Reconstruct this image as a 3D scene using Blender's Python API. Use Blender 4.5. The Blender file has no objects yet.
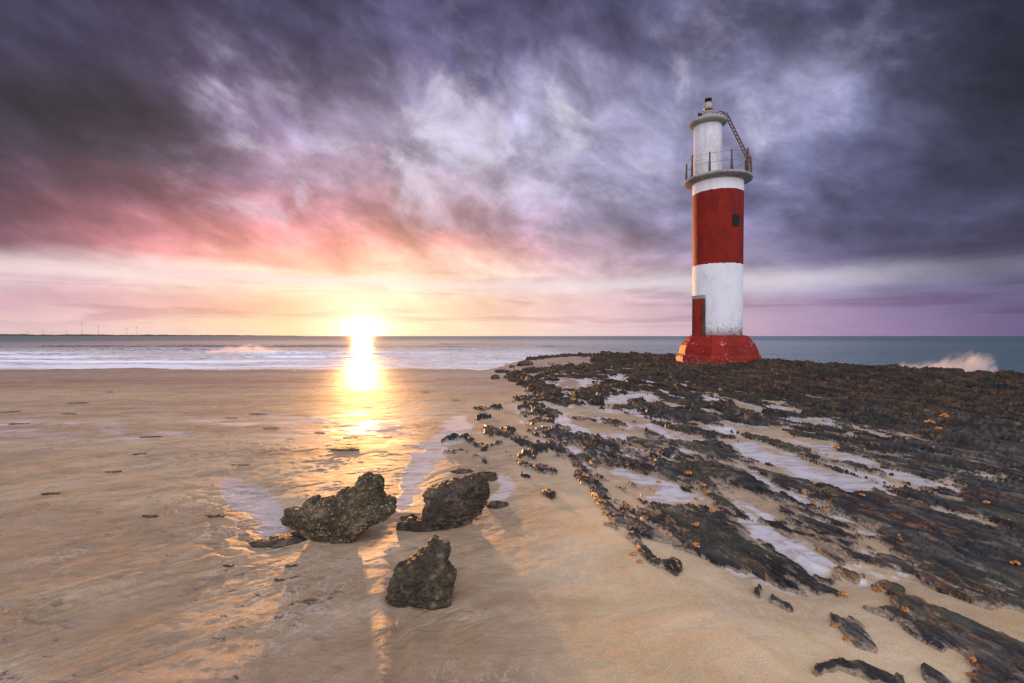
import bpy, bmesh, math, random
import numpy as np
from mathutils import Vector

SC = bpy.context.scene
COL = SC.collection
R = math.radians
random.seed(7)

# ------------------------------------------------------------------ camera
CAM_H = 1.5
FPX = 483.0
PITCH = math.atan((341.5 - 336.0) / FPX)
cam_d = bpy.data.cameras.new('camera')
cam = bpy.data.objects.new('camera', cam_d)
COL.objects.link(cam)
cam.location = (0, 0, CAM_H)
cam.rotation_euler = (math.pi / 2 - PITCH, 0, 0)
cam_d.sensor_width = 36
cam_d.lens = FPX / 1024 * 36
cam_d.clip_start = 0.05
cam_d.clip_end = 60000
SC.camera = cam

# ------------------------------------------------------------------ exposure
SC.view_settings.view_transform = 'Standard'
SC.view_settings.look = 'None'
SC.view_settings.exposure = 0.0
SC.view_settings.gamma = 1.0
SC.view_settings.use_curve_mapping = False
SC.cycles.use_denoising = True
SC.cycles.max_bounces = 5
SC.cycles.diffuse_bounces = 2
SC.cycles.glossy_bounces = 3
SC.cycles.transmission_bounces = 3
SC.cycles.volume_bounces = 1
SC.cycles.volume_step_rate = 1.0
SC.cycles.caustics_reflective = False
SC.cycles.caustics_refractive = False
SC.cycles.sample_clamp_indirect = 6.0

# ------------------------------------------------------------------ sun
SUN_AZ = math.atan((362 - 512) / FPX)      # to the left of the view axis (+Y)
SUN_EL = R(2.4)
sun_dir = Vector((math.sin(SUN_AZ) * math.cos(SUN_EL), math.cos(SUN_AZ) * math.cos(SUN_EL), math.sin(SUN_EL)))
sl = bpy.data.lights.new('sun', 'SUN')
sl.energy = 4.3
sl.angle = R(1.2)
sl.color = (1.0, 0.44, 0.13)
sun = bpy.data.objects.new('sun', sl)
COL.objects.link(sun)
sun.rotation_euler = (-sun_dir).to_track_quat('-Z', 'Y').to_euler()

# ------------------------------------------------------------------ node helpers
def lin(c):
    return tuple(((x / 255) / 12.92 if x <= 10 else (((x / 255) + .055) / 1.055) ** 2.4) for x in c)


class NT:
    def __init__(self, tree):
        self.t = tree
        self.n = tree.nodes
        self.l = tree.links

    def put(self, sock, v):
        if v is None:
            return
        if isinstance(v, bpy.types.NodeSocket):
            self.l.new(v, sock)
        elif isinstance(v, (tuple, list)) and sock.type == 'RGBA' and len(v) == 3:
            sock.default_value = (*v, 1)
        else:
            sock.default_value = v

    def math(self, op, a=None, b=None, c=None, clamp=False):
        n = self.n.new('ShaderNodeMath')
        n.operation = op
        n.use_clamp = clamp
        for s, v in zip(n.inputs, (a, b, c)):
            self.put(s, v)
        return n.outputs[0]

    def vmath(self, op, a=None, b=None, scale=None):
        n = self.n.new('ShaderNodeVectorMath')
        n.operation = op
        self.put(n.inputs[0], a)
        self.put(n.inputs[1], b)
        if scale is not None:
            self.put(n.inputs['Scale'], scale)
        return n.outputs['Value'] if op in ('DOT_PRODUCT', 'LENGTH', 'DISTANCE') else n.outputs[0]

    def comb(self, x=0.0, y=0.0, z=0.0):
        n = self.n.new('ShaderNodeCombineXYZ')
        for s, v in zip(n.inputs, (x, y, z)):
            self.put(s, v)
        return n.outputs[0]

    def sep(self, v):
        n = self.n.new('ShaderNodeSeparateXYZ')
        self.put(n.inputs[0], v)
        return n.outputs

    def noise(self, vec, scale=1.0, detail=4.0, rough=0.5, dist=0.0, lac=2.0, out='Fac'):
        n = self.n.new('ShaderNodeTexNoise')
        n.noise_dimensions = '3D'
        self.put(n.inputs['Vector'], vec)
        for k, v in (('Scale', scale), ('Detail', detail), ('Roughness', rough), ('Distortion', dist), ('Lacunarity', lac)):
            self.put(n.inputs[k], v)
        return n.outputs[out]

    def voro(self, vec, scale=1.0, feature='F1', out='Distance', rnd=1.0):
        n = self.n.new('ShaderNodeTexVoronoi')
        n.feature = feature
        self.put(n.inputs['Vector'], vec)
        self.put(n.inputs['Scale'], scale)
        self.put(n.inputs['Randomness'], rnd)
        return n.outputs[out]

    def mr(self, v, a, b, c=0.0, d=1.0, smooth=True):
        n = self.n.new('ShaderNodeMapRange')
        n.interpolation_type = 'SMOOTHSTEP' if smooth else 'LINEAR'
        self.put(n.inputs['Value'], v)
        for k, x in zip(('From Min', 'From Max', 'To Min', 'To Max'), (a, b, c, d)):
            self.put(n.inputs[k], x)
        return n.outputs[0]

    def mix(self, f, a, b, mode='MIX'):
        n = self.n.new('ShaderNodeMix')
        n.data_type = 'RGBA'
        n.blend_type = mode
        n.clamp_factor = True
        self.put(n.inputs[0], f)
        self.put(n.inputs[6], a)
        self.put(n.inputs[7], b)
        return n.outputs[2]

    def ramp(self, f, stops, interp='LINEAR'):
        n = self.n.new('ShaderNodeValToRGB')
        cr = n.color_ramp
        cr.interpolation = interp
        while len(cr.elements) < len(stops):
            cr.elements.new(0.5)
        for e, (p, c) in zip(cr.elements, stops):
            e.position = p
            e.color = (*c, 1)
        self.put(n.inputs[0], f)
        return n.outputs[0]

    def attr(self, name):
        n = self.n.new('ShaderNodeAttribute')
        n.attribute_name = name
        return n.outputs['Fac']

    def pos(self):
        return self.n.new('ShaderNodeNewGeometry').outputs['Position']

    def bump(self, h, strength=0.5, dist=0.02, normal=None):
        n = self.n.new('ShaderNodeBump')
        self.put(n.inputs['Height'], h)
        n.inputs['Strength'].default_value = strength
        n.inputs['Distance'].default_value = dist
        if normal is not None:
            self.put(n.inputs['Normal'], normal)
        return n.outputs[0]


def material(name):
    m = bpy.data.materials.new(name)
    m.use_nodes = True
    nt = NT(m.node_tree)
    b = nt.n.get('Principled BSDF')
    return m, nt, b


# ------------------------------------------------------------------ world: sky with cloud deck
def build_world():
    w = bpy.data.worlds.new('World')
    SC.world = w
    w.use_nodes = True
    nt = NT(w.node_tree)
    bg = nt.n.get('Background')
    tc = nt.n.new('ShaderNodeTexCoord')
    d0 = nt.vmath('NORMALIZE', tc.outputs['Generated'])
    x, y, z = nt.sep(d0)[0:3]
    # cloud deck coordinates (a flat deck seen in perspective)
    zz = nt.math('ADD', nt.math('MAXIMUM', z, 0.0), 0.30)
    q = nt.comb(nt.math('DIVIDE', x, zz), nt.math('DIVIDE', y, zz), 0.0)
    az = nt.math('ARCTAN2', x, y)
    el = nt.math('ARCSINE', z)
    # billows drawn out obliquely by the wind, flatter toward the horizon
    sq = nt.math('POWER', nt.math('MAXIMUM', nt.math('ADD', el, 0.02), 0.001), 0.72)
    t_ = R(20)
    al = nt.math('ADD', nt.math('MULTIPLY', az, math.cos(t_)), nt.math('MULTIPLY', sq, -math.sin(t_)))
    ac = nt.math('ADD', nt.math('MULTIPLY', az, math.sin(t_)), nt.math('MULTIPLY', sq, math.cos(t_)))
    qs = nt.comb(nt.math('MULTIPLY', al, 2.6), nt.math('MULTIPLY', ac, 3.7), 0.0)
    n1 = nt.noise(qs, 1.1, 5, 0.55, 0.5, out='Color')
    n2 = nt.noise(qs, 1.35, 10, 0.58, 0.35)
    n3 = nt.noise(nt.vmath('ADD', nt.vmath('MULTIPLY', qs, (0.8, 1.0, 1.0)), (7.3, 2.1, 0)), 3.8, 10, 0.60, 0.35)
    nd = nt.noise(nt.vmath('MULTIPLY', q, (1.2, 1.2, 1)), 1.6, 8, 0.58, 0.4)
    # azimuth / elevation, warped by the big noise
    wn = nt.sep(nt.vmath('SUBTRACT', n1, (0.5, 0.5, 0.5)))
    wx = wn[0]
    wy = wn[1]
    elpos = nt.math('MAXIMUM', el, 0.0)
    amp = nt.mr(elpos, 0.0, 0.45, 0.02, 0.24, smooth=False)
    azw = nt.math('ADD', az, nt.math('MULTIPLY', wx, nt.math('MULTIPLY', amp, 2.0)))
    elw = nt.math('ADD', el, nt.math('MULTIPLY', wy, amp))
    fac = nt.math('ADD', nt.math('MULTIPLY', azw, 1 / (2 * math.pi)), 0.5)
    # measured cloud colours
    U = [0, 146, 292, 438, 584, 731, 815, 877, 1024]
    V = [0, 55, 110, 165, 215, 250, 272, 285, 300, 326]
    T = [
        [(58, 52, 82), (64, 58, 88), (74, 68, 104), (88, 82, 125), (74, 72, 108), (86, 82, 120), (88, 86, 124), (66, 64, 96), (40, 40, 60)],
        [(50, 45, 66), (72, 60, 88), (78, 70, 104), (96, 88, 130), (96, 90, 128), (126, 124, 166), (168, 168, 206), (112, 112, 152), (43, 44, 64)],
        [(47, 42, 60), (60, 52, 74), (108, 90, 128), (166, 156, 192), (154, 148, 186), (152, 152, 192), (120, 120, 160), (80, 82, 116), (48, 48, 70)],
        [(56, 46, 66), (84, 68, 96), (152, 128, 162), (198, 190, 216), (174, 170, 204), (134, 134, 176), (92, 93, 130), (70, 70, 104), (52, 52, 78)],
        [(84, 62, 84), (150, 94, 114), (206, 124, 138), (208, 160, 180), (168, 158, 192), (112, 110, 150), (84, 84, 118), (74, 73, 105), (60, 60, 88)],
        [(124, 94, 118), (200, 130, 142), (236, 148, 140), (232, 160, 152), (196, 162, 184), (142, 134, 170), (106, 102, 140), (92, 90, 128), (68, 68, 98)],
        [(222, 200, 214), (238, 206, 206), (248, 200, 172), (248, 208, 186), (222, 190, 200), (170, 162, 192), (140, 134, 170), (122, 118, 155), (84, 82, 115)],
        [(222, 192, 206), (238, 208, 206), (252, 224, 196), (250, 226, 206), (232, 208, 212), (206, 196, 215), (176, 168, 198), (150, 144, 180), (98, 94, 130)],
        [(204, 164, 184), (226, 178, 182), (246, 202, 174), (246, 206, 182), (230, 194, 200), (190, 166, 192), (152, 136, 172), (134, 120, 156), (94, 88, 125)],
        [(230, 200, 202), (236, 202, 196), (252, 224, 178), (252, 226, 190), (236, 206, 206), (204, 176, 196), (170, 148, 180), (150, 128, 165), (108, 94, 134)],
    ]
    A = np.array([[lin(c) for c in row] for row in T])

    def sample(u, v):
        v = min(max(v, V[0]), V[-1])
        u = min(max(u, U[0]), U[-1])
        i = min(np.searchsorted(V, v, 'right') - 1, len(V) - 2)
        j = min(np.searchsorted(U, u, 'right') - 1, len(U) - 2)
        a = (v - V[i]) / (V[i + 1] - V[i])
        b = (u - U[j]) / (U[j + 1] - U[j])
        return (A[i, j] * (1 - a) * (1 - b) + A[i + 1, j] * a * (1 - b) + A[i, j + 1] * (1 - a) * b + A[i + 1, j + 1] * a * b)

    behind = np.array(BEHIND)
    els = [1.0, 3.4, 5.2, 6.6, 8.2, 10.5, 13.5, 17, 21, 26, 31, 37]
    cols = []
    for k, e in enumerate(els):
        st = []
        for a in (-46, -40, -34, -27, -20, -13, -6, 1, 8, 15, 21, 26, 31, 35, 39, 46):
            u = 512 + FPX * math.tan(R(a))
            v = 336 - FPX * math.tan(R(e)) / math.cos(R(a))
            st.append((a, sample(u, v)))
        st = [(-180, behind), (-125, behind), (-92, 0.5 * behind + 0.5 * st[0][1]), (-70, st[0][1]), (-56, st[0][1])] + st + \
             [(56, st[-1][1]), (70, st[-1][1]), (92, 0.5 * behind + 0.5 * st[-1][1]), (125, behind), (180, behind)]
        cols.append(nt.ramp(fac, [((a + 180) / 360, tuple(np.array(c) * 0.25)) for a, c in st], 'B_SPLINE'))
    elr = [R(e) for e in els]
    c = cols[0]
    for k in range(1, len(els)):
        f = nt.mr(elw, elr[k - 1], elr[k], smooth=True)
        c = nt.mix(f, c, cols[k])
    c = nt.vmath('SCALE', c, scale=4.0)
    zen = nt.mr(elw, R(48), R(68))
    c = nt.mix(zen, c, tuple(ZENITH))
    # cloud texture: brighter and darker billows
    b2 = nt.math('SUBTRACT', n2, 0.5)
    b3 = nt.math('SUBTRACT', n3, 0.5)
    bd = nt.math('SUBTRACT', nd, 0.5)
    s = nt.math('ADD', nt.math('MULTIPLY', b2, 1.4), nt.math('MULTIPLY', b3, 0.95))
    s = nt.math('SUBTRACT', nt.math('ADD', s, nt.math('MULTIPLY', bd, 0.45)), 0.04)
    # quieter toward the horizon
    qa = nt.mr(el, R(0.5), R(14), 0.16, 1.15)
    mul = nt.math('POWER', 2.0, nt.math('MULTIPLY', nt.math('MULTIPLY', s, qa), 2.9))
    c = nt.vmath('SCALE', c, scale=mul)
    lum = nt.vmath('DOT_PRODUCT', c, (0.3, 0.55, 0.15))
    grey = nt.vmath('SCALE', (0.97, 0.96, 1.16), scale=lum)
    c = nt.mix(nt.mr(el, R(7), R(20), 0.0, 0.15), c, grey)
    # brighter rents where the deck thins
    rent = nt.noise(nt.vmath('ADD', qs, (3.7, 9.1, 0)), 2.1, 9, 0.60, 0.4)
    spots = None
    for (su, sv, ss) in ((240, 172, .13), (425, 150, .16), (200, 88, .07), (440, 90, .10), (830, 55, .13), (725, 60, .11), (560, 130, .12)):
        sdv = Vector(((su - 512) / FPX, 1.0, (336 - sv) / FPX)).normalized()
        g_ = nt.math('EXPONENT', nt.math('MULTIPLY', nt.math('POWER', nt.math('DIVIDE', nt.vmath('DISTANCE', d0, tuple(sdv)), ss), 2.0), -1.0))
        spots = g_ if spots is None else nt.math('ADD', spots, g_)
    rmask = nt.math('MULTIPLY', nt.mr(nt.math('ADD', rent, nt.math('MULTIPLY', spots, 0.10)), 0.54, 0.78), nt.mr(lum, 0.05, 0.30))
    rmask = nt.math('MULTIPLY', rmask, nt.mr(el, R(9), R(14)))
    c = nt.mix(nt.math('MULTIPLY', rmask, 0.72), c, (0.78, 0.73, 0.88))
    # thin bars of cloud near the horizon
    bars = nt.noise(nt.comb(nt.math('MULTIPLY', az, 2.2), nt.math('MULTIPLY', el, 26.0), 3.0), 1.6, 6, 0.55, 0.8)
    bm_ = nt.math('MULTIPLY', nt.mr(bars, 0.50, 0.64), nt.math('MULTIPLY', nt.mr(el, R(0.2), R(2)), nt.mr(el, R(11), R(5))))
    tint = nt.vmath('MULTIPLY', c, (0.80, 0.70, 0.80))
    c = nt.mix(nt.math('MULTIPLY', bm_, 0.8), c, tint)
    # clear slot low in the west where the light comes under the deck
    slot_n = nt.noise(nt.comb(nt.math('MULTIPLY', az, 3.0), nt.math('MULTIPLY', el, 14.0), 9.0), 1.4, 6, 0.6, 0.6)
    sl_ = nt.math('EXPONENT', nt.math('MULTIPLY', nt.math('POWER', nt.math('DIVIDE', nt.math('SUBTRACT', nt.math('ADD', el, nt.math('MULTIPLY', nt.math('SUBTRACT', slot_n, 0.5), 0.035)), R(5.9)), R(0.85)), 2.0), -1.0))
    sl_ = nt.math('MULTIPLY', sl_, nt.mr(az, R(46), R(26), 0.15, 0.9))
    c = nt.mix(nt.math('MULTIPLY', sl_, 0.75), c, nt.mix(nt.mr(az, R(-45), R(40)), (0.92, 0.74, 0.74), (0.72, 0.67, 0.74)))
    # glow about the sun on the horizon
    sd = Vector((math.sin(SUN_AZ), math.cos(SUN_AZ), 0.011)).normalized()
    diff = nt.vmath('MULTIPLY', nt.vmath('SUBTRACT', d0, tuple(sd)), (1.0, 1.0, 1.25))
    dist = nt.vmath('LENGTH', diff)
    def gs(sig, colr, power=2.0):
        g = nt.math('EXPONENT', nt.math('MULTIPLY', nt.math('POWER', nt.math('DIVIDE', dist, sig), power), -1.0))
        return nt.vmath('SCALE', colr, scale=g)
    c = nt.vmath('ADD', c, gs(0.026, (2.1, 1.9, 1.45), 1.05))
    c = nt.vmath('ADD', c, gs(0.085, (0.30, 0.27, 0.22), 1.3))
    c = nt.vmath('ADD', c, gs(0.26, (0.06, 0.04, 0.02), 1.3))
    # clear sky behind the clouds
    sky = nt.n.new('ShaderNodeTexSky')
    sky.sky_type = 'NISHITA'
    sky.sun_disc = False
    sky.sun_elevation = SUN_EL
    sky.sun_rotation = SUN_AZ
    sky.air_density = 1.2
    sky.dust_density = 2.0
    clear = nt.vmath('SCALE', sky.outputs[0], scale=0.012)
    c = nt.vmath('ADD', c, clear)
    # below the horizon: dim
    c = nt.mix(nt.mr(el, R(-3), R(-0.3)), (0.10, 0.09, 0.10), c)
    nt.put(bg.inputs['Color'], c)
    bg.inputs['Strength'].default_value = 1.0
    w.cycles.sampling_method = 'MANUAL'
    w.cycles.sample_map_resolution = 512


BEHIND = (1.85, 1.82, 2.05)
ZENITH = (0.95, 0.94, 1.15)
build_world()

# ------------------------------------------------------------------ numpy noise
rng = np.random.RandomState(11)
PERM = rng.permutation(512).astype(np.int64)
PERM = np.concatenate([PERM, PERM])
G2 = np.array([(math.cos(a), math.sin(a)) for a in np.linspace(0, 2 * math.pi, 17)[:16]])
g3 = rng.normal(size=(64, 3))
G3 = g3 / np.linalg.norm(g3, axis=1)[:, None]


def fade(t):
    return t * t * t * (t * (t * 6 - 15) + 10)


def pn2(x, y, seed=0):
    x = x + seed * 37.7
    y = y + seed * 17.3
    xi = np.floor(x).astype(np.int64)
    yi = np.floor(y).astype(np.int64)
    xf = x - xi
    yf = y - yi
    u = fade(xf)
    v = fade(yf)

    def g(ix, iy, fx, fy):
        h = PERM[(PERM[ix & 511] + iy) & 511] & 15
        gg = G2[h]
        return gg[..., 0] * fx + gg[..., 1] * fy
    a = g(xi, yi, xf, yf)
    b = g(xi + 1, yi, xf - 1, yf)
    c = g(xi, yi + 1, xf, yf - 1)
    d = g(xi + 1, yi + 1, xf - 1, yf - 1)
    return ((a + (b - a) * u) + ((c + (d - c) * u) - (a + (b - a) * u)) * v) * 1.5


def fbm2(x, y, octv=4, seed=0, gain=0.5, lac=2.03):
    s = 0
    a = 1.0
    t = 0
    for k in range(octv):
        s = s + a * pn2(x, y, seed + k)
        t += a
        a *= gain
        x = x * lac
        y = y * lac
    return s / t


def ridge2(x, y, octv=4, seed=0, gain=0.5):
    s = 0
    a = 1.0
    t = 0
    for k in range(octv):
        s = s + a * (1 - 2 * np.abs(pn2(x, y, seed + k)))
        t += a
        a *= gain
        x = x * 2.07
        y = y * 2.07
    return s / t


def pn3(p, seed=0):
    p = p + seed * 19.17
    i = np.floor(p).astype(np.int64)
    f = p - i
    u = fade(f)
    r = 0
    for dx in (0, 1):
        for dy in (0, 1):
            for dz in (0, 1):
                h = PERM[(PERM[(PERM[(i[:, 0] + dx) & 511] + i[:, 1] + dy) & 511] + i[:, 2] + dz) & 511] & 63
                g = G3[h]
                dot = g[:, 0] * (f[:, 0] - dx) + g[:, 1] * (f[:, 1] - dy) + g[:, 2] * (f[:, 2] - dz)
                w = (u[:, 0] if dx else 1 - u[:, 0]) * (u[:, 1] if dy else 1 - u[:, 1]) * (u[:, 2] if dz else 1 - u[:, 2])
                r = r + dot * w
    return r * 1.5


def fbm3(p, octv=4, seed=0, gain=0.5):
    s = 0
    a = 1.0
    t = 0
    for k in range(octv):
        s = s + a * pn3(p, seed + k)
        t += a
        a *= gain
        p = p * 2.05
    return s / t


def cells2(x, y, seed=0):
    """jittered cells: nearest and second distance, and a random value per cell"""
    xi = np.floor(x).astype(np.int64)
    yi = np.floor(y).astype(np.int64)
    f1 = np.full(x.shape, 9.0)
    f2 = np.full(x.shape, 9.0)
    cid = np.zeros(x.shape)
    for dx in (-1, 0, 1):
        for dy in (-1, 0, 1):
            h = PERM[(PERM[(xi + dx + seed * 31) & 511] + yi + dy) & 511]
            px_ = xi + dx + 0.1 + 0.8 * (h / 511.0)
            py_ = yi + dy + 0.1 + 0.8 * (PERM[(h + 77) & 511] / 511.0)
            d = np.hypot(px_ - x, py_ - y)
            near = d < f1
            f2 = np.where(near, f1, np.minimum(f2, d))
            cid = np.where(near, PERM[(h + 131) & 511] / 511.0, cid)
            f1 = np.where(near, d, f1)
    return f1, f2, cid


def sstep(x, a, b):
    t = np.clip((x - a) / (b - a), 0, 1)
    return t * t * (3 - 2 * t)


# ------------------------------------------------------------------ projections
cp, sp = math.cos(PITCH), math.sin(PITCH)


def ground(u, v, z=0.0):
    """world point at height z seen at photo pixel (u, v)"""
    rx = (u - 512) / FPX
    rz = -(v - 341.5) / FPX
    dy = cp + rz * sp
    dz = -sp + rz * cp
    t = (z - CAM_H) / dz
    return rx * t, dy * t


def to_px(X, Y, Z=0.0):
    dz = Z - CAM_H
    yc = Y * cp - dz * sp
    zc = Y * sp + dz * cp
    yc = np.maximum(yc, 0.05)
    return 512 + FPX * X / yc, 341.5 - FPX * zc / yc


def at_depth(u, v, Y):
    rx = (u - 512) / FPX
    rz = -(v - 341.5) / FPX
    dy = cp + rz * sp
    dz = -sp + rz * cp
    t = Y / dy
    return rx * t, Y, CAM_H + dz * t


# ------------------------------------------------------------------ reef plan
# ledges: (points, half-width, strength)
ROCK = [
    ([(532, 353), (560, 352), (620, 353), (690, 358)], 5, 1.6),
    ([(600, 362), (680, 364), (760, 366)], 7, 1.3),
    ([(514, 374), (529, 382), (545, 393), (557, 395)], 6, 1.3),
    ([(522, 407), (541, 413), (557, 427), (565, 440), (572, 456), (588, 479), (602, 495)], 5, .75),
    ([(525, 454), (553, 446), (568, 456)], 4.5, 1.1),
    ([(586, 438), (615, 448), (619, 466)], 3.5, 1),
    ([(588, 448), (596, 462), (615, 468)], 4.5, 1),
    ([(520, 462), (553, 473)], 3.5, .9),
    ([(546, 494), (554, 497)], 2.5, .8),
    ([(524, 475), (530, 477)], 1.5, .8),
    ([(506, 454), (521, 456)], 1.8, .8),
    ([(484, 431), (510, 434), (529, 448)], 3.2, 1),
    ([(446, 440), (465, 438), (484, 448)], 2.2, .9),
    ([(446, 452), (465, 450)], 1.5, .8),
    ([(475, 456), (488, 463)], 2.5, .9),
    ([(500, 443), (488, 449)], 3, .9),
    ([(525, 425), (540, 424)], 2.2, .8),
    ([(479, 407), (496, 406)], 1.4, .8),
    ([(479, 417), (492, 417)], 1.6, .8),
    ([(518, 399), (533, 399)], 2.5, .9),
    ([(570, 399), (600, 400), (620, 401)], 3, 1),
    ([(576, 391), (598, 391)], 1.5, .8),
    ([(578, 374), (596, 380), (620, 388)], 3, 1),
    ([(527, 369), (572, 371), (600, 368)], 2.4, 1),
    ([(611, 410), (620, 410)], 2, .8),
    ([(576, 373), (610, 386), (647, 391)], 3, 1),
    ([(616, 409), (663, 407)], 2.5, .9),
    ([(613, 421), (647, 425)], 3, .9),
    ([(637, 405), (663, 412), (719, 425)], 3.5, 1),
    ([(658, 388), (700, 394), (758, 402)], 4, 1),
    ([(634, 441), (668, 452)], 5.5, 1.5),
    ([(703, 449), (750, 465)], 7, 1.5),
    ([(671, 441), (700, 452)], 3, 1),
    ([(716, 407), (758, 417)], 3.5, 1),
    ([(684, 431), (732, 438)], 3, .9),
    ([(590, 446), (647, 467), (668, 478)], 3.8, 1),
    ([(613, 457), (647, 475)], 3.2, .9),
    ([(768, 412), (831, 417), (865, 436)], 5, 1),
    ([(794, 431), (839, 444), (886, 460), (942, 478)], 6.5, 1.2),
    ([(776, 444), (826, 462), (865, 470)], 3.2, 1),
    ([(763, 475), (813, 489), (839, 499)], 5, 1.2),
    ([(740, 458), (762, 473), (800, 483), (850, 497)], 4, 1.1),
    ([(684, 472), (701, 483), (717, 499), (746, 517), (780, 527)], 6, 1.4),
    ([(700, 470), (740, 480), (770, 500), (800, 518), (850, 545)], 8, .8),
    ([(740, 514), (790, 534)], 5, 1),
    ([(631, 548), (639, 560), (658, 574), (674, 580)], 5, 1.1),
    ([(584, 476), (600, 499), (609, 519), (639, 534), (662, 546)], 7, .85),
    ([(830, 508), (870, 520), (910, 536), (950, 556), (1030, 590)], 7, 1.5),
    ([(787, 590), (820, 592), (848, 599)], 4.2, 1.1),
    ([(763, 601), (765, 603)], 2, .8),
    ([(778, 609), (789, 616)], 2.4, .9),
    ([(930, 675), (960, 690)], 6, 1.2),
    ([(812, 690), (834, 672), (870, 678), (900, 686)], 7, 1.2),
]
POLY = [
    # far brown reef
    ([(690, 358), (760, 358), (1100, 375), (1100, 480), (930, 446), (850, 425), (770, 400), (700, 388), (640, 378), (620, 366)], 1.4),
    # dark right side
    ([(1100, 460), (1100, 640), (1000, 598), (940, 572), (905, 556), (860, 520), (800, 492), (857, 493), (885, 487), (960, 500), (950, 478), (870, 455), (850, 432), (930, 440)], 1.3),
    ([(600, 532), (639, 519), (717, 505), (736, 519), (717, 538), (766, 554), (771, 575), (746, 581), (678, 558), (635, 544)], .75),
    # the shelf goes on past the right of the view
    ([(1090, 374), (5000, 550), (5000, 3000), (1300, 1000), (1090, 690)], 1.4),
    # foreground slabs
    ([(869, 585), (884, 578), (910, 598), (960, 618), (1100, 680), (1100, 760), (975, 760), (970, 660), (952, 650), (945, 655), (915, 642), (903, 630), (880, 619), (862, 612), (880, 607), (902, 612), (892, 600)], 1.6),
    ([(829, 618), (850, 617), (864, 628), (861, 635), (878, 652), (860, 649), (845, 640)], 1.4),
    ([(912, 568), (960, 558), (1100, 585), (1100, 625), (1024, 612), (990, 609), (945, 597), (922, 582)], 1.4),
]
SAND = [
    ([(880, 493), (940, 511), (995, 526)], 4, 2.2),
    ([(984, 477), (1006, 482)], 2.6, 2),
    ([(745, 448), (790, 464), (850, 488)], 9, 2.4),
    ([(886, 473), (912, 478), (933, 484)], 3.5, 2.2),
    ([(845, 456), (877, 465)], 3, 2),
    ([(748, 475), (780, 489), (805, 502)], 3.5, 2),
    ([(760, 431), (800, 440), (834, 449)], 5, 2),
    ([(847, 425), (886, 439)], 2.5, 1.2),
    ([(810, 419), (840, 421)], 2.5, 1.8),
    ([(847, 433), (860, 437)], 2, 1.8),
    ([(700, 428), (760, 432)], 3, 1.6),
    ([(753, 524), (785, 548), (825, 568)], 12, 2.4),
    ([(648, 500), (683, 500)], 4.5, 2),
    ([(615, 470), (640, 478), (680, 488)], 3.5, 1.6),
    ([(600, 470), (622, 482)], 4, 1.5),
    ([(605, 402), (640, 398), (655, 401)], 3.5, 1.6),
    ([(600, 384), (620, 381)], 3, 1.4),
    ([(560, 385), (590, 386)], 5, 1.6),
    ([(570, 410), (620, 416), (660, 432), (700, 440)], 4.5, 1.6),
    ([(560, 422), (600, 430), (640, 436)], 5, 1.4),
    ([(754, 476), (780, 491)], 3, 1.4),
    ([(850, 570), (900, 576)], 7, 1.8),
    ([(930, 600), (980, 618), (1040, 642)], 9, 2.4),
    ([(690, 392), (760, 410), (800, 413)], 3.0, 1.0),
    ([(720, 442), (760, 450)], 2.5, 1.6),
    ([(840, 540), (880, 556)], 7, .9),
    ([(655, 488), (700, 500), (716, 512)], 3, 1.6),
    ([(862, 482), (875, 490)], 3, 1.6),
]
# stretches of standing water among the ledges
WET = [
    ([(745, 449), (790, 466), (850, 487)], 8), ([(886, 473), (912, 478), (933, 484)], 4), ([(845, 456), (877, 465)], 3),
    ([(748, 475), (780, 489)], 3), ([(810, 419), (840, 421)], 2.5), ([(847, 433), (860, 437)], 2), ([(755, 526), (785, 550), (820, 568)], 11),
    ([(648, 500), (683, 502)], 5), ([(615, 470), (640, 478), (680, 488)], 4), ([(605, 402), (640, 398), (655, 401)], 4),
    ([(600, 384), (620, 381)], 3), ([(984, 477), (1006, 482)], 3), ([(660, 490), (700, 500)], 4), ([(560, 422), (600, 440)], 3),
    ([(410, 480), (425, 460), (445, 440), (460, 425)], 11), ([(235, 490), (262, 505), (275, 525)], 16), ([(400, 505), (412, 490)], 9),
    ([(505, 480), (500, 500)], 8), ([(545, 440), (560, 450)], 4), ([(700, 560), (740, 580)], 6),
    ([(900, 495), (950, 512)], 3),
]


def seg_d(u, v, a, b):
    ax, ay = a
    bx, by = b
    dx, dy = bx - ax, by - ay
    L = dx * dx + dy * dy + 1e-9
    t = np.clip(((u - ax) * dx + (v - ay) * dy) / L, 0, 1)
    return np.hypot(u - ax - t * dx, v - ay - t * dy)


def line_d(u, v, pts):
    d = None
    for a, b in zip(pts[:-1], pts[1:]):
        s = seg_d(u, v, a, b)
        d = s if d is None else np.minimum(d, s)
    return d


def poly_sd(u, v, pts):
    d = line_d(u, v, pts + [pts[0]])
    ins = np.zeros(u.shape, bool)
    n = len(pts)
    for i in range(n):
        x0, y0 = pts[i]
        x1, y1 = pts[(i + 1) % n]
        if y0 == y1:
            continue
        c = ((y0 > v) != (y1 > v)) & (u < (x1 - x0) * (v - y0) / (y1 - y0) + x0)
        ins ^= c
    return np.where(ins, d, -d)


# strata direction on the ground
SDX, SDY = -0.233, 0.972


def strata(X, Y):
    return X * SDX + Y * SDY, X * SDY - Y * SDX      # along, across


def bg_field(u, v):
    """background rockiness: mixed ground between ledges"""
    p = poly_sd(u, v, [(540, 360), (620, 362), (760, 380), (930, 440), (1100, 480), (1100, 600), (930, 575), (860, 590), (790, 600), (720, 575), (640, 545), (600, 500), (575, 460), (520, 440), (512, 400)])
    return -1.1 + 1.24 * sstep(p, -6, 14)


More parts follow.
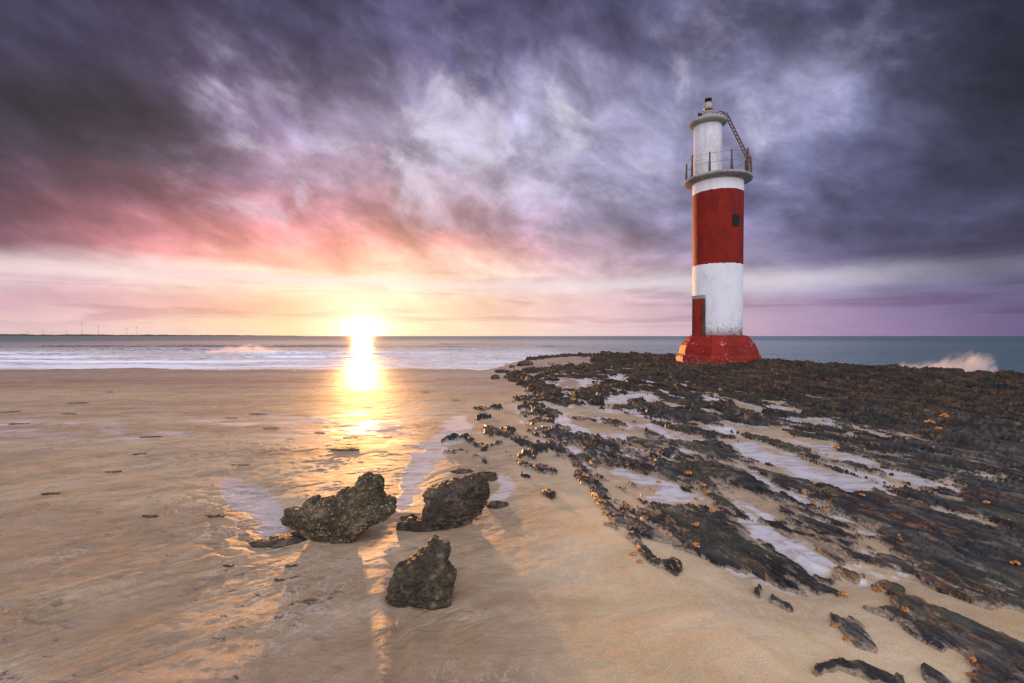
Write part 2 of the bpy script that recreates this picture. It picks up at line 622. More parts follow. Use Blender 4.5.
def reef_density(X, Y):
    u, v = to_px(X, Y, 0.0)
    s_, t_ = strata(X, Y)
    u = u + 9 * fbm2(s_ * 1.6, t_ * 3.2, 3, 141) + 5 * fbm2(s_ * 6, t_ * 9, 2, 151)
    v = v + (4.5 * fbm2(s_ * 1.3, t_ * 3.6, 3, 145) + 2.5 * fbm2(s_ * 6, t_ * 11, 2, 155)) * np.clip((v - 345) / 110, 0.3, 1.6)
    F = bg_field(u, v)
    for pts, s in POLY:
        d = poly_sd(u, v, pts)
        F = np.maximum(F, s * np.clip(d / 7.0, -2.0, 1.0))
    for pts, w, s in ROCK:
        d = line_d(u, v, pts)
        F = np.maximum(F, np.clip((w - d) / (0.55 * w + 1.0), -2, 1) * s)
    for pts, w, s in SAND:
        d = line_d(u, v, pts)
        F = F - 0.62 * s * sstep(w * 1.1 - d, -1.0, w * 0.6)
    return F


def reef_side(X, Y):
    """1 on the reef side of the beach, 0 on the open sand"""
    u, v = to_px(X, Y, 0.0)
    return sstep(u - (520 + np.clip(v - 420, 0, 400) * 1.2), -40, 60)


def seaward(X, Y):
    """positive beyond the seaward edge of the reef (metres)"""
    # the edge runs from far to the left of the tower towards the right, near
    d = line_d(X, Y, EDGE)
    sgn = np.where(poly_sd(X, Y, EDGE + [(60, -30), (60, 200), (-40, 200), (-40, 41)]) > 0, 1, -1)
    return d * sgn


EDGE = [(-40, 41.5), (0.5, 41.5), (3.5, 40.5), (7.5, 34.5), (11.0, 27.5), (13.0, 22.0), (15.2, 16.0), (17.5, 9.0), (20, -5), (20, -30)]
SEA_Z = -0.30


def sand_height(X, Y):
    u, v = to_px(X, Y, 0.0)
    r = reef_side(X, Y)
    sh = -0.30 * np.clip((Y - 8.5) / 17.5, 0, 6) ** 1.15
    sh = sh + 0.022 * pn2(X * 0.13, Y * 0.05, 6) * sstep(Y, 14, 22) + 0.02 * pn2(X * 0.10, Y * 0.3, 5)
    shr = 0.10 * sstep(Y, 6, 20) - 0.25 * sstep(Y, 32, 42)
    h = sh * (1 - r) + shr * r
    # behind the camera the beach rises slowly
    h = h + 0.06 * np.clip(-Y, 0, 200)
    # broad sand bank against the reef
    bank = np.exp(-((u - (640 + (v - 560) * 1.1)) / 85) ** 2) * sstep(v, 495, 560)
    h = h + 0.075 * bank
    # low undulation
    h = h + 0.022 * fbm2(X * 0.55, Y * 0.55, 3, 21) * sstep(np.hypot(X, Y), 0, 4)
    wx = 0.6 * pn2(X * 0.7, Y * 0.7, 31)
    h = h + 0.008 * fbm2(X * 1.6 + Y * 0.9 + wx, Y * 2.6 - X * 0.6, 4, 33)
    h = h + 0.0035 * fbm2(X * 7 + wx * 3, Y * 11, 3, 35)
    fx = X * 0.79 + Y * 0.61
    fy = -X * 0.61 + Y * 0.79
    rl = np.abs(fbm2(fx * 1.1 + wx, fy * 5.0 + wx * 2, 4, 191, 0.6))
    openm = sstep(u, 600, 380) * sstep(v, 400, 470)
    h = h - 0.010 * openm * (1 - sstep(rl, 0.0, 0.10)) * sstep(fbm2(X * .8, Y * .8, 2, 195), -0.15, 0.2)
    # flow-scoured step across the left foreground
    dline = line_d(u, v, [(-60, 655), (0, 633), (60, 607), (120, 587), (180, 571), (245, 558)])
    below = poly_sd(u, v, [(-60, 655), (0, 633), (60, 607), (120, 587), (180, 571), (245, 558), (245, 900), (-60, 900)])
    near = np.exp(-(dline / 26) ** 2) * sstep(u, 250, 200)
    jag = 6 * fbm2(X * 3, Y * 3, 3, 41)
    h = h + near * (0.020 * (1 - sstep(below + jag * .3, -3, 3)) + 0.010 * np.sin(dline * 0.55 + jag) * np.exp(-(dline / 14) ** 2))
    # small eroded scarps at the rim of the scour
    s1 = line_d(u, v, [(205, 492), (228, 503), (236, 520), (222, 536), (240, 548)])
    zone = np.exp(-(line_d(u, v, [(170, 512), (215, 518), (235, 540)]) / 30) ** 2)
    ter = fbm2(X * 1.6, Y * 2.6, 4, 43) * 2.2 + X * 1.1
    h = h + zone * 0.030 * (sstep((ter - np.floor(ter)), 0.0, 0.22) * (1 - (ter - np.floor(ter)) * 0.8) - .4)
    # scour hollows
    h = h - 0.035 * np.exp(-(line_d(u, v, [(240, 488), (262, 505), (275, 528)]) / 24) ** 2)
    h = h - 0.010 * np.exp(-(line_d(u + 12 * pn2(X, Y, 171), v, [(405, 500), (430, 455), (460, 425)]) / 20) ** 2)
    # narrow drain down the middle
    dr = line_d(u + 5 * pn2(X * 2, Y * 2, 47), v, [(396, 560), (400, 620), (392, 700), (385, 800)])
    h = h - 0.012 * np.exp(-(dr / 7) ** 2) + 0.010 * np.exp(-((dr - 15) / 8) ** 2)
    # scour round the loose boulders
    for bx, by, br in ((340, 542, 55), (445, 528, 50), (420, 606, 42)):
        h = h - 0.016 * np.exp(-(((u - bx) / br) ** 2 + ((v - by) / (br * .33)) ** 2))
    # rope of sand and ripple by the pool
    rope = line_d(u, v, [(793, 554), (812, 566), (840, 577), (865, 583)])
    h = h + 0.022 * np.exp(-(rope / 2.8) ** 2)
    rp = np.exp(-(line_d(u, v, [(855, 566), (905, 574)]) / 11) ** 2)
    h = h + rp * 0.012 * np.sin((v - u * .2) * 1.3 + 4 * pn2(X * 3, Y * 3, 49))
    # standing water bottoms are smoothed low
    for pts, w in ():
        d = line_d(u, v, pts)
        h = h - 0.006 * sstep(w * 1.3 - d, 0, w)
    # drop beyond the seaward edge of the reef
    sw = seaward(X, Y)
    h = h - 1.8 * sstep(sw, -1.0, 3.0) * (0.25 + 0.75 * r) - 0.04 * np.clip(Y - 34, 0, 60)
    return h


def reef_height(X, Y, hs):
    F = reef_density(X, Y)
    s, t = strata(X, Y)
    dist = np.hypot(X, Y)
    wob = 0.5 * pn2(X * 0.35, Y * 0.35, 61)
    n_a = fbm2(s * 0.9, t * 2.6 + wob, 5, 63, 0.55)
    n_b = ridge2(s * 1.2 + 3, t * 5.5 + wob * 2, 4, 67)
    n_c = fbm2(s * 3.0, t * 15.0, 4, 71, 0.6)
    n_d = fbm2(s * 8.0, t * 30.0, 3, 73, 0.6) * sstep(dist, 13, 6)
    n_c = n_c * (1 - 0.55 * sstep(dist, 14, 28))
    n_b = n_b * (1 - 0.4 * sstep(dist, 14, 28)) + 0.1 * sstep(dist, 14, 28)
    _, _, kd = cells2(s * 1.6 + 0.6 * n_c, t * 3.6 + 0.8 * n_a, 5)
    D = F + 0.95 * n_a + 0.30 * (n_b - 0.3) + 0.62 * n_c + 0.26 * n_d + 0.75 * (kd - 0.5) * sstep(1.6 - F, 0.0, 0.8)
    up = 0.020 * np.clip(dist / 5, 0.75, 3.8)
    rise = sstep(D, -0.04, 0.30)
    # thin laminations: a staircase in the eroded profile
    q = np.clip(D, 0, 2.2) * 2.6 + 0.5 * n_c
    fq = q - np.floor(q)
    stair = (np.floor(q) + sstep(fq, 0.0, 0.28)) / 2.6
    # beds dip away from the open sand
    tp = t * 1.15 + 1.1 * n_a + 0.2 * n_c
    fr = tp - np.floor(tp)
    saw = np.where(fr < 0.88, 1 - fr / 0.88, (fr - 0.88) / 0.12)
    body = rise * (0.016 + up * (0.58 * stair + 0.62 * saw * sstep(D, 0.2, 1.0) + 0.3 * n_a) + up * 0.22 * n_c + 0.010 * n_d + 0.012 * (n_b - .3))
    # joints break the beds into slabs of uneven height and tilt
    k1, k2, kc = cells2(s * 0.85 + 0.35 * n_a + .3 * n_c, t * 1.9 + 0.8 * n_a, 3)
    j1, j2, jc = cells2(s * 2.6 + 0.5 * n_c, t * 4.4 + 0.5 * n_a, 9)
    onr = sstep(D, 0.15, 0.8)
    body = body + onr * up * ((kc - 0.45) * 1.5 + (jc - 0.5) * 0.55)
    crack = np.maximum(sstep(k2 - k1, 0.10, 0.0), 0.6 * sstep(j2 - j1, 0.12, 0.0) * (jc > 0.4))
    body = body - onr * up * 1.1 * crack
    h = hs - 0.05 * (1 - rise) + body
    # the outer reef stands higher
    sw = seaward(X, Y)
    outer = sstep(sw, -9, -1.5) * sstep(Y, 4, 9) * sstep(F, 0.0, 0.8)
    tp2 = t * 1.45 + 1.3 * fbm2(s * 0.28, t * 0.6, 4, 181) + 0.25 * n_c
    fr2 = tp2 - np.floor(tp2)
    saw2 = np.where(fr2 < 0.85, 1 - fr2 / 0.85, (fr2 - 0.85) / 0.15)
    h = h + 0.115 * (saw2 - 0.5) * sstep(dist, 6, 11) * sstep(D, 0.3, 1.0)
    h = h + outer * (0.12 + 0.12 * n_a + 0.10 * n_b + 0.08 * n_c)
    edge = sw + 0.9 * n_a + 0.5 * n_c
    h = h - 2.2 * sstep(edge, -0.3, 1.2)
    return h, F, D


# ------------------------------------------------------------------ grid sheets
def polar_grid():
    az = np.concatenate([np.linspace(-math.pi, R(-56), 60)[:-1], np.linspace(R(-56), R(-47.5), 60)[:-1],
                         np.arange(R(-47.5), R(47.5), R(0.095)), np.linspace(R(47.5), R(56), 80)[1:], np.linspace(R(56), R(100), 180)[1:], np.linspace(R(100), math.pi, 40)[1:]])
    rr = [0.0001, 0.6, 1.2]
    r = 1.7
    while r < 48:
        rr.append(r)
        r += min(max(0.55 * r * r / (CAM_H * FPX) * 1.0, 0.004), 0.055)
    while r < 60000:
        rr.append(r)
        r *= 1.25
    return az, np.array(rr)


def sheet(name, az, rr, X, Y, Z, keep=None, attrs=None, mats=None):
    nr, na = X.shape
    idx = np.arange(nr * na).reshape(nr, na)
    a = idx[:-1, :-1]
    b = idx[:-1, 1:]
    c = idx[1:, 1:]
    d = idx[1:, :-1]
    quads = np.stack([a, d, c, b], -1).reshape(-1, 4)      # normals up
    if keep is not None:
        k = keep
        kk = k[:-1, :-1] | k[:-1, 1:] | k[1:, 1:] | k[1:, :-1]
        quads = quads[kk.reshape(-1)]
    used = np.zeros(nr * na, bool)
    used[quads.reshape(-1)] = True
    remap = np.cumsum(used) - 1
    quads = remap[quads]
    co = np.stack([X, Y, Z], -1).reshape(-1, 3)[used]
    me = bpy.data.meshes.new(name)
    me.vertices.add(len(co))
    me.vertices.foreach_set('co', co.astype(np.float32).ravel())
    nq = len(quads)
    me.loops.add(nq * 4)
    me.loops.foreach_set('vertex_index', quads.astype(np.int32).ravel())
    me.polygons.add(nq)
    me.polygons.foreach_set('loop_start', (np.arange(nq) * 4).astype(np.int32))
    try:
        me.polygons.foreach_set('loop_total', np.full(nq, 4, np.int32))
    except Exception:
        pass
    me.update(calc_edges=True)
    me.polygons.foreach_set('use_smooth', np.ones(nq, bool))
    for k, vals in (attrs or {}).items():
        at = me.attributes.new(k, 'FLOAT', 'POINT')
        at.data.foreach_set('value', vals.reshape(-1)[used].astype(np.float32))
    me.validate()
    o = bpy.data.objects.new(name, me)
    COL.objects.link(o)
    if mats:
        me.materials.append(mats)
    o['kind'] = 'structure'
    return o


# ------------------------------------------------------------------ materials of the ground
def mat_sand():
    m, nt, b = material('sand')
    p = nt.pos()
    wet = nt.attr('wet')
    tint = nt.attr('tint')
    n_big = nt.noise(nt.vmath('MULTIPLY', p, (0.8, 1.5, 1.0)), 1.0, 6, 0.6, 0.8)
    n_mid = nt.noise(nt.vmath('MULTIPLY', p, (3.0, 7.0, 3.0)), 1.0, 6, 0.62, 1.2)
    n_fine = nt.noise(p, 160.0, 3, 0.7)
    n_grain = nt.noise(p, 420.0, 2, 0.6)
    dry = nt.mix(nt.mr(n_big, 0.36, 0.64), (0.47, 0.34, 0.195), (0.61, 0.46, 0.285))
    wetc = nt.mix(nt.mr(n_mid, 0.36, 0.64), (0.155, 0.100, 0.062), (0.46, 0.325, 0.20))
    wet2 = nt.math('ADD', wet, nt.math('MULTIPLY', nt.math('SUBTRACT', n_mid, 0.5), 0.7), clamp=True)
    c = nt.mix(wet2, dry, wetc)
    # lees of dark heavy mineral
    c = nt.mix(nt.math('MULTIPLY', nt.mr(n_mid, 0.53, 0.70), nt.math('MULTIPLY', tint, 0.75)), c, (0.10, 0.085, 0.08))
    fl = nt.n.new('ShaderNodeMapping')
    fl.inputs['Rotation'].default_value = (0, 0, R(-38))
    nt.put(fl.inputs['Vector'], p)
    flow = nt.noise(nt.vmath('ADD', nt.vmath('MULTIPLY', fl.outputs[0], (1.0, 4.0, 1.0)), nt.vmath('SCALE', nt.noise(p, 0.8, 3, 0.5, out='Color'), scale=3.0)), 1.0, 9, 0.68, 0.8)
    c = nt.vmath('SCALE', c, scale=nt.mr(flow, 0.32, 0.68, 1.0, nt.mr(wet, 0.1, 0.6, 0.96, 0.74)))
    c = nt.mix(nt.math('MULTIPLY', nt.mr(flow, 0.62, 0.40), nt.math('MULTIPLY', wet, 0.30)), c, (0.50, 0.42, 0.36))
    # ochre streaks
    och = nt.noise(nt.vmath('MULTIPLY', p, (2.4, 1.0, 1.0)), 1.3, 5, 0.6, 1.5)
    c = nt.mix(nt.math("MULTIPLY", nt.mr(och, 0.52, 0.66), 0.35), c, (0.48, 0.29, 0.12))
    # grains
    g = nt.math('ADD', nt.math('MULTIPLY', n_fine, 0.5), nt.math('MULTIPLY', n_grain, 0.5))
    c = nt.vmath('SCALE', c, scale=nt.mr(g, 0.30, 0.70, 0.50, 1.50, smooth=False))
    # shell grit
    vd = nt.voro(p, 42.0, 'F1', 'Distance')
    vc = nt.sep(nt.voro(p, 42.0, 'F1', 'Color'))[0]
    vs = nt.sep(nt.voro(p, 42.0, 'F1', 'Color'))[1]
    fleck = nt.math('MULTIPLY', nt.mr(vd, 0.12, 0.06), nt.mr(nt.math('ADD', vc, nt.math('MULTIPLY', n_big, 0.5)), 1.16, 1.20))
    c = nt.mix(fleck, c, nt.mix(nt.mr(vs, 0.55, 0.6), (0.7, 0.66, 0.58), (0.05, 0.045, 0.04)))
    c = nt.mix(nt.math('MULTIPLY', nt.mr(nt.sep(p)[1], 12.0, 22.0), 0.40), c, (0.20, 0.125, 0.09))
    band = nt.noise(nt.vmath('MULTIPLY', p, (0.10, 0.55, 1.0)), 1.0, 6, 0.62, 0.8)
    c = nt.mix(nt.math('MULTIPLY', nt.mr(band, 0.44, 0.58), nt.math('MULTIPLY', wet, 0.75)), c, (0.22, 0.125, 0.07))
    # bits of weed and stone grit left in patches
    mk = nt.noise(nt.vmath('MULTIPLY', nt.vmath('ADD', p, nt.vmath('SCALE', nt.noise(p, 3.0, 3, out='Color'), scale=0.3)), (7.0, 17.0, 9.0)), 1.0, 6, 0.72, 0.6)
    mkz = nt.noise(p, 0.9, 3, 0.5)
    c = nt.mix(nt.math('MULTIPLY', nt.mr(nt.math('ADD', mk, nt.math('MULTIPLY', nt.math('SUBTRACT', mkz, 0.5), 0.5)), 0.62, 0.67), nt.math('MULTIPLY', tint, 0.9)), c, (0.06, 0.047, 0.038))
    # thin pale rills
    rl = nt.noise(nt.vmath('MULTIPLY', nt.vmath('ADD', p, nt.vmath('SCALE', nt.noise(p, 5.0, 4, out='Color'), scale=0.25)), (9.0, 4.0, 9.0)), 1.0, 4, 0.6, 0.3)
    rlm = nt.mr(nt.math('ABSOLUTE', nt.math('SUBTRACT', rl, 0.5)), 0.03, 0.0)
    c = nt.mix(nt.math('MULTIPLY', rlm, nt.math('MULTIPLY', nt.mr(mkz, 0.45, 0.6), 0.55)), c, (0.55, 0.46, 0.38))
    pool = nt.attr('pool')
    sky_sheen = nt.attr('sky_sheen')
    c = nt.mix(nt.math('MULTIPLY', nt.math('MULTIPLY', pool, sky_sheen), nt.mr(n_mid, 0.32, 0.55, 0.15, 0.9)), c, (0.60, 0.57, 0.57))  # sky reflected in the pools, painted as a pale base colour
    nt.put(b.inputs['Base Color'], c)
    rough = nt.mr(wet2, 0.1, 1.0, 0.78, 0.42, smooth=False)
    rough = nt.math('ADD', rough, nt.math('MULTIPLY', nt.math('SUBTRACT', n_fine, 0.5), 0.15))
    rough = nt.mr(pool, 0.2, 0.8, rough, nt.mr(nt.sep(p)[1], 9.0, 16.0, 0.17, 0.55))
    nt.put(b.inputs['Roughness'], rough)
    nt.put(b.inputs['Specular IOR Level'], nt.mr(pool, 0.2, 0.8, nt.mr(wet2, 0.0, 1.0, 0.25, 0.42, smooth=False), 0.8))
    rip = nt.noise(nt.vmath('MULTIPLY', p, (9.0, 20.0, 9.0)), 1.0, 5, 0.6, 1.0)
    hgt = nt.math('ADD', nt.math('ADD', nt.math('MULTIPLY', rip, 0.7), nt.math('MULTIPLY', flow, 0.45)), nt.math('MULTIPLY', g, nt.mr(pool, 0.2, 0.8, 0.50, 0.02)))
    bp = nt.n.new('ShaderNodeBump')
    nt.put(bp.inputs['Height'], hgt)
    nt.put(bp.inputs['Strength'], nt.mr(pool, 0.1, 0.8, 0.55, 0.08))
    bp.inputs['Distance'].default_value = 0.014
    nt.put(b.inputs['Normal'], bp.outputs[0])
    return m


def mat_reef():
    m, nt, b = material('reef_rock')
    p = nt.pos()
    # rotate to strata frame
    mp = nt.n.new('ShaderNodeMapping')
    mp.inputs['Rotation'].default_value = (0, 0, math.atan2(SDX, SDY))
    nt.put(mp.inputs['Vector'], p)
    q = mp.outputs[0]
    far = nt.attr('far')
    n1 = nt.noise(nt.vmath('MULTIPLY', q, (3.0, 0.8, 3.0)), 1.0, 7, 0.6, 0.6)
    n2 = nt.noise(nt.vmath('MULTIPLY', q, (9.0, 4.0, 9.0)), 1.0, 8, 0.66, 0.8)
    n3 = nt.noise(p, 60.0, 4, 0.7)
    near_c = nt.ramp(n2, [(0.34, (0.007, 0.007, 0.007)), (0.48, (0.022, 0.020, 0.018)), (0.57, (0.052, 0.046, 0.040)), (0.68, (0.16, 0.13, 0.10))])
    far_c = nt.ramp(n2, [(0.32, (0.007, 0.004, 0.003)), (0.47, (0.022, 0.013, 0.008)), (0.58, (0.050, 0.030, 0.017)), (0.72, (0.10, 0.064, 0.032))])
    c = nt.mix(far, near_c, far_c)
    strk = nt.noise(nt.vmath('MULTIPLY', q, (4.0, 0.8, 4.0)), 1.0, 5, 0.6, 0.8)
    c = nt.vmath('SCALE', c, scale=nt.mr(strk, 0.35, 0.65, 0.45, 1.55))
    # green film
    c = nt.mix(nt.math('MULTIPLY', nt.mr(n1, 0.52, 0.66), 0.5), c, (0.065, 0.070, 0.035))
    # sand caught on low places
    low = nt.attr('low')
    sandc = nt.vmath('SCALE', (0.36, 0.27, 0.19), scale=nt.mr(n3, 0.3, 0.7, 0.6, 1.3))
    c = nt.mix(nt.math('MULTIPLY', nt.mr(nt.math('ADD', low, nt.math('MULTIPLY', n2, 0.9)), 1.10, 1.24), 0.8), c, sandc)
    # orange encrusting growth
    oc = nt.noise(nt.vmath('MULTIPLY', q, (2.2, 1.1, 2.2)), 1.0, 3, 0.5, 0.3)
    of = nt.noise(nt.vmath('MULTIPLY', q, (22.0, 9.0, 22.0)), 1.0, 6, 0.7, 0.5)
    om = nt.math('MULTIPLY', nt.mr(oc, 0.54, 0.68), nt.mr(of, 0.50, 0.62))
    c = nt.mix(nt.math('MULTIPLY', om, 0.75), c, nt.mix(nt.mr(n3, 0.4, 0.6), (0.26, 0.085, 0.02), (0.42, 0.20, 0.05)))
    nt.put(b.inputs['Base Color'], c)
    nt.put(b.inputs['Roughness'], nt.math('ADD', nt.mr(n1, 0.35, 0.65, 0.42, 0.75), nt.math('MULTIPLY', far, 0.2)))
    b.inputs['Specular IOR Level'].default_value = 0.4
    pit = nt.voro(nt.vmath('ADD', p, nt.vmath('SCALE', nt.noise(p, 8.0, 3, 0.6, out='Color'), scale=0.15)), 26.0, 'SMOOTH_F1', 'Distance')
    hh = nt.math('ADD', nt.math('MULTIPLY', n2, 2.2), nt.math('ADD', nt.math('MULTIPLY', pit, 0.5), nt.math('MULTIPLY', n3, 0.5)))
    nt.put(b.inputs['Normal'], nt.bump(hh, 0.7, 0.022))
    return m


def mat_boulder(name, dark, mid, pale, speck=0.5):
    m, nt, b = material(name)
    tc = nt.n.new('ShaderNodeTexCoord').outputs['Object']
    n1 = nt.noise(tc, 5.0, 8, 0.62, 0.4)
    n2 = nt.noise(tc, 26.0, 7, 0.68, 0.5)
    c = nt.ramp(nt.math('ADD', nt.math('MULTIPLY', n1, 0.45), nt.math('MULTIPLY', n2, 0.55)),
                [(0.36, dark), (0.50, mid), (0.62, pale)])
    tw = nt.vmath('ADD', tc, nt.vmath('SCALE', nt.noise(tc, 60.0, 2, out='Color'), scale=0.02))
    vd = nt.voro(tw, 75.0, 'F1', 'Distance')
    vc = nt.sep(nt.voro(tw, 75.0, 'F1', 'Color'))[0]
    zone = nt.noise(nt.vmath('ADD', tc, (3.1, 0, 0)), 4.0, 3, 0.5)
    f = nt.math('MULTIPLY', nt.mr(vd, 0.42, 0.18), nt.mr(nt.math('ADD', vc, nt.math('MULTIPLY', zone, 0.8)), 1.38 - speck * .33, 1.42 - speck * .33))
    c = nt.mix(nt.math('MULTIPLY', f, 1.0 if speck > 0.3 else 0.25), c, (0.50, 0.46, 0.38))
    nt.put(b.inputs['Base Color'], c)
    b.inputs['Roughness'].default_value = 0.62
    b.inputs['Specular IOR Level'].default_value = 0.4
    pit = nt.voro(nt.vmath('ADD', tc, nt.vmath('SCALE', nt.noise(tc, 12.0, 3, out='Color'), scale=0.08)), 34.0, 'SMOOTH_F1', 'Distance')
    hh = nt.math('ADD', nt.math('MULTIPLY', n2, 1.6), nt.math('MULTIPLY', pit, 1.2))
    nt.put(b.inputs['Normal'], nt.bump(hh, 0.9, 0.025))
    return m


def mat_sea():
    m, nt, b = material('sea_water')
    p = nt.pos()
    foam = nt.attr('foam')
    far = nt.attr('far')
    w1 = nt.noise(nt.vmath('MULTIPLY', p, (0.35, 1.1, 1.0)), 1.0, 6, 0.58, 0.5)
    w2 = nt.noise(nt.vmath('MULTIPLY', p, (2.0, 5.0, 1.0)), 1.0, 5, 0.6, 0.4)
    lace = nt.noise(nt.vmath('MULTIPLY', p, (0.7, 2.6, 1.0)), 1.0, 8, 0.66, 1.4)
    shal = nt.attr('shallow')
    c = nt.mix(shal, (0.050, 0.120, 0.135), (0.30, 0.25, 0.24))
    f = nt.mr(nt.math('ADD', foam, nt.math('MULTIPLY', nt.math('SUBTRACT', lace, 0.5), 1.9)), 0.35, 0.75)
    c = nt.mix(f, c, (0.78, 0.76, 0.80))
    nt.put(b.inputs['Base Color'], c)
    nt.put(b.inputs['Roughness'], nt.mr(f, 0.0, 1.0, nt.mr(far, 0.0, 1.0, nt.mr(shal, 0.0, 1.0, 0.18, 0.22), 0.34), 0.6))
    b.inputs['IOR'].default_value = 1.333
    hh = nt.math('ADD', nt.math('MULTIPLY', w1, 1.0), nt.math('MULTIPLY', w2, 0.25))
    bp = nt.n.new('ShaderNodeBump')
    nt.put(bp.inputs['Height'], hh)
    nt.put(bp.inputs['Strength'], nt.mr(shal, 0.0, 1.0, 0.6, 0.14))
    bp.inputs['Distance'].default_value = 0.22
    nt.put(b.inputs['Normal'], bp.outputs[0])
    return m


M_SAND = mat_sand()
M_REEF = mat_reef()
M_SEA = mat_sea()

# ------------------------------------------------------------------ beach and reef
az, rr = polar_grid()
AZ, RR = np.meshgrid(az, rr)
GX = RR * np.sin(AZ)
GY = RR * np.cos(AZ)
HS = sand_height(GX, GY)
HSc = np.where(RR > 70, -4.0, HS)
HSc = np.where((GY < 0) & (RR > 70), HS, HSc)
U_, V_ = to_px(GX, GY, 0.0)
front = GY > 0.3
wet = sstep(GY, 8, 17) * 0.9
wet = np.maximum(wet, 0.55 * sstep(U_, 640, 470) * front)          # the open beach is damp
wet = np.maximum(wet, 0.45 * reef_side(GX, GY) * front * sstep(V_, 660, 560))
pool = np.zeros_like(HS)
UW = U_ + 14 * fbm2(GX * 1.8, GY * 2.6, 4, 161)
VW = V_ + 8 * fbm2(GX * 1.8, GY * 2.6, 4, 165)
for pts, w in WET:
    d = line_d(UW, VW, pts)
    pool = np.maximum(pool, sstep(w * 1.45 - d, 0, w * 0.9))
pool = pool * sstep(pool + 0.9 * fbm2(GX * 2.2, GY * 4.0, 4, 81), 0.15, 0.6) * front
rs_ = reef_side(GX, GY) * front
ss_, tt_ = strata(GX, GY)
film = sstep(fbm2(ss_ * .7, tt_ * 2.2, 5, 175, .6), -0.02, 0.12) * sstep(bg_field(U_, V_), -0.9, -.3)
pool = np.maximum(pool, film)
sky_sheen = np.clip(0.62 + 0.38 * rs_, 0, 1) * sstep(GY, 26, 20)  # strength of the painted sky reflection, fuller on the reef side
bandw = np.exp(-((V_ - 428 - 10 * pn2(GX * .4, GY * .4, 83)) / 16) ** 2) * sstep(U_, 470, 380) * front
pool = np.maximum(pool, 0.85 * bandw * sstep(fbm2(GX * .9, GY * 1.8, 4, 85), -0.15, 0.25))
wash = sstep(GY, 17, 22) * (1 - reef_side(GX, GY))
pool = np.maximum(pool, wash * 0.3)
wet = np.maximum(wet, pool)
tint = np.clip(sstep(V_, 470, 560) * sstep(U_, 560, 420) + 0.35 * sstep(U_, 470, 300), 0, 1) * front
sheet('beach_sand', az, rr, GX, GY, HSc, None, {'wet': wet, 'pool': pool, 'tint': tint, 'sky_sheen': sky_sheen}, M_SAND)

rsel = (rr > 1.2) & (rr < 48)
asel = (az > R(-20)) & (az < R(80))
ix = np.ix_(np.where(rsel)[0], np.where(asel)[0])
RX, RY, RHS = GX[ix], GY[ix], HS[ix]
RH, RF, RD = reef_height(RX, RY, RHS)
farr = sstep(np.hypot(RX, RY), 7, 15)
lowm = np.clip(1 - (RH - RHS) / 0.07, 0, 1) * (1 - 0.65 * farr)
sheet('reef_rock', None, None, RX, RY, RH, (RH > RHS - 0.012) & (RH > SEA_Z - 0.6), {'far': farr, 'low': lowm}, M_REEF)


# ------------------------------------------------------------------ sea
def build_sea():
    azs = np.concatenate([np.linspace(-math.pi * .6, R(-50), 40)[:-1], np.linspace(R(-50), R(50), 760), np.linspace(R(50), math.pi * .8, 60)[1:]])
    r = 13.0
    rs = []
    while r < 140:
        rs.append(r)
        r += 0.07 if r < 60 else 0.07 * (r / 60) ** 2.2
    while r < 45000:
        rs.append(r)
        r *= 1.12
    rs = np.array(rs)
    A_, R_ = np.meshgrid(azs, rs)
    X = R_ * np.sin(A_)
    Y = R_ * np.cos(A_)
    left = sstep(X, 14, 2)
    fade_ = sstep(R_, 200, 80)
    shore = sstep(Y, 24, 34)
    # swell and breakers parallel to the shore
    ph = Y + 2.2 * pn2(X * 0.045, Y * 0.03, 91) + 1.3 * pn2(X * 0.16, Y * 0.12, 93) + 0.6 * pn2(X * 0.5, Y * 0.3, 94)
    z = np.zeros_like(X)
    foam = np.zeros_like(X)
    for (y0, wd, amp, seed) in ((27.6, .30, .05, 1), (29.5, 0.40, 0.10, 2), (33.5, 0.5, 0.16, 3), (40.0, 0.8, 0.24, 4), (49.0, 1.1, 0.30, 5), (63, 1.5, .30, 6), (82, 2.0, .34, 7), (104, 3.0, .3, 8)):
        k = sstep(pn2(X * 0.07 + seed * 9.1, Y * 0.0 + seed, 95), -0.35, 0.35)
        dd = (ph - y0)
        prof = np.where(dd < 0, np.exp(-(dd / (wd * .45)) ** 2), np.exp(-(dd / (wd * 1.9)) ** 2))
        z += amp * prof * k
        if y0 < 60:
            foam += k * np.exp(-((dd - wd * 2.0) / (wd * 2.6)) ** 2) * (0.55 if y0 < 45 else .38)
            foam += k * 0.5 * np.exp(-((dd + wd * 0.2) / (wd * 0.5)) ** 2) * (seed in (2, 3))
    z = z * (left * 0.55 + 0.12) + 0.05 * fbm2(X * 0.3, Y * 0.7, 4, 97) * (0.3 + 0.7 * shore) * fade_
    z = z * fade_ * sstep(Y, 23.5, 27)
    foam = foam * left * sstep(Y, 25.5, 28) + 0.56 * sstep(Y, 120, 45) * left
    # wash along the reef edge
    sw = seaward(X, Y)
    foam = np.maximum(foam, 0.75 * np.exp(-(sw / 1.6) ** 2) * (1 - left))
    foam = np.where((X < 6) & (X > 0), np.maximum(foam, .7 * np.exp(-(sw / 2.2) ** 2)), foam)
    shallow = np.maximum(sstep(Y, 34, 26), 0.55 * sstep(Y, 90, 40)) * left
    far = sstep(R_, 40, 400)
    sheet('sea', None, None, X, Y, SEA_Z + z, None, {'foam': foam, 'shallow': shallow, 'far': far}, M_SEA)


build_sea()


# ------------------------------------------------------------------ generic mesh helpers
def tag(o, label=None, cat=None, group=None, kind=None):
    if label:
        o['label'] = label
    if cat:
        o['category'] = cat
    if group:
        o['group'] = group
    if kind:
        o['kind'] = kind
    return o


def empty(name, loc):
    o = bpy.data.objects.new(name, None)
    o.location = loc
    o.empty_display_size = 0.2
    COL.objects.link(o)
    return o


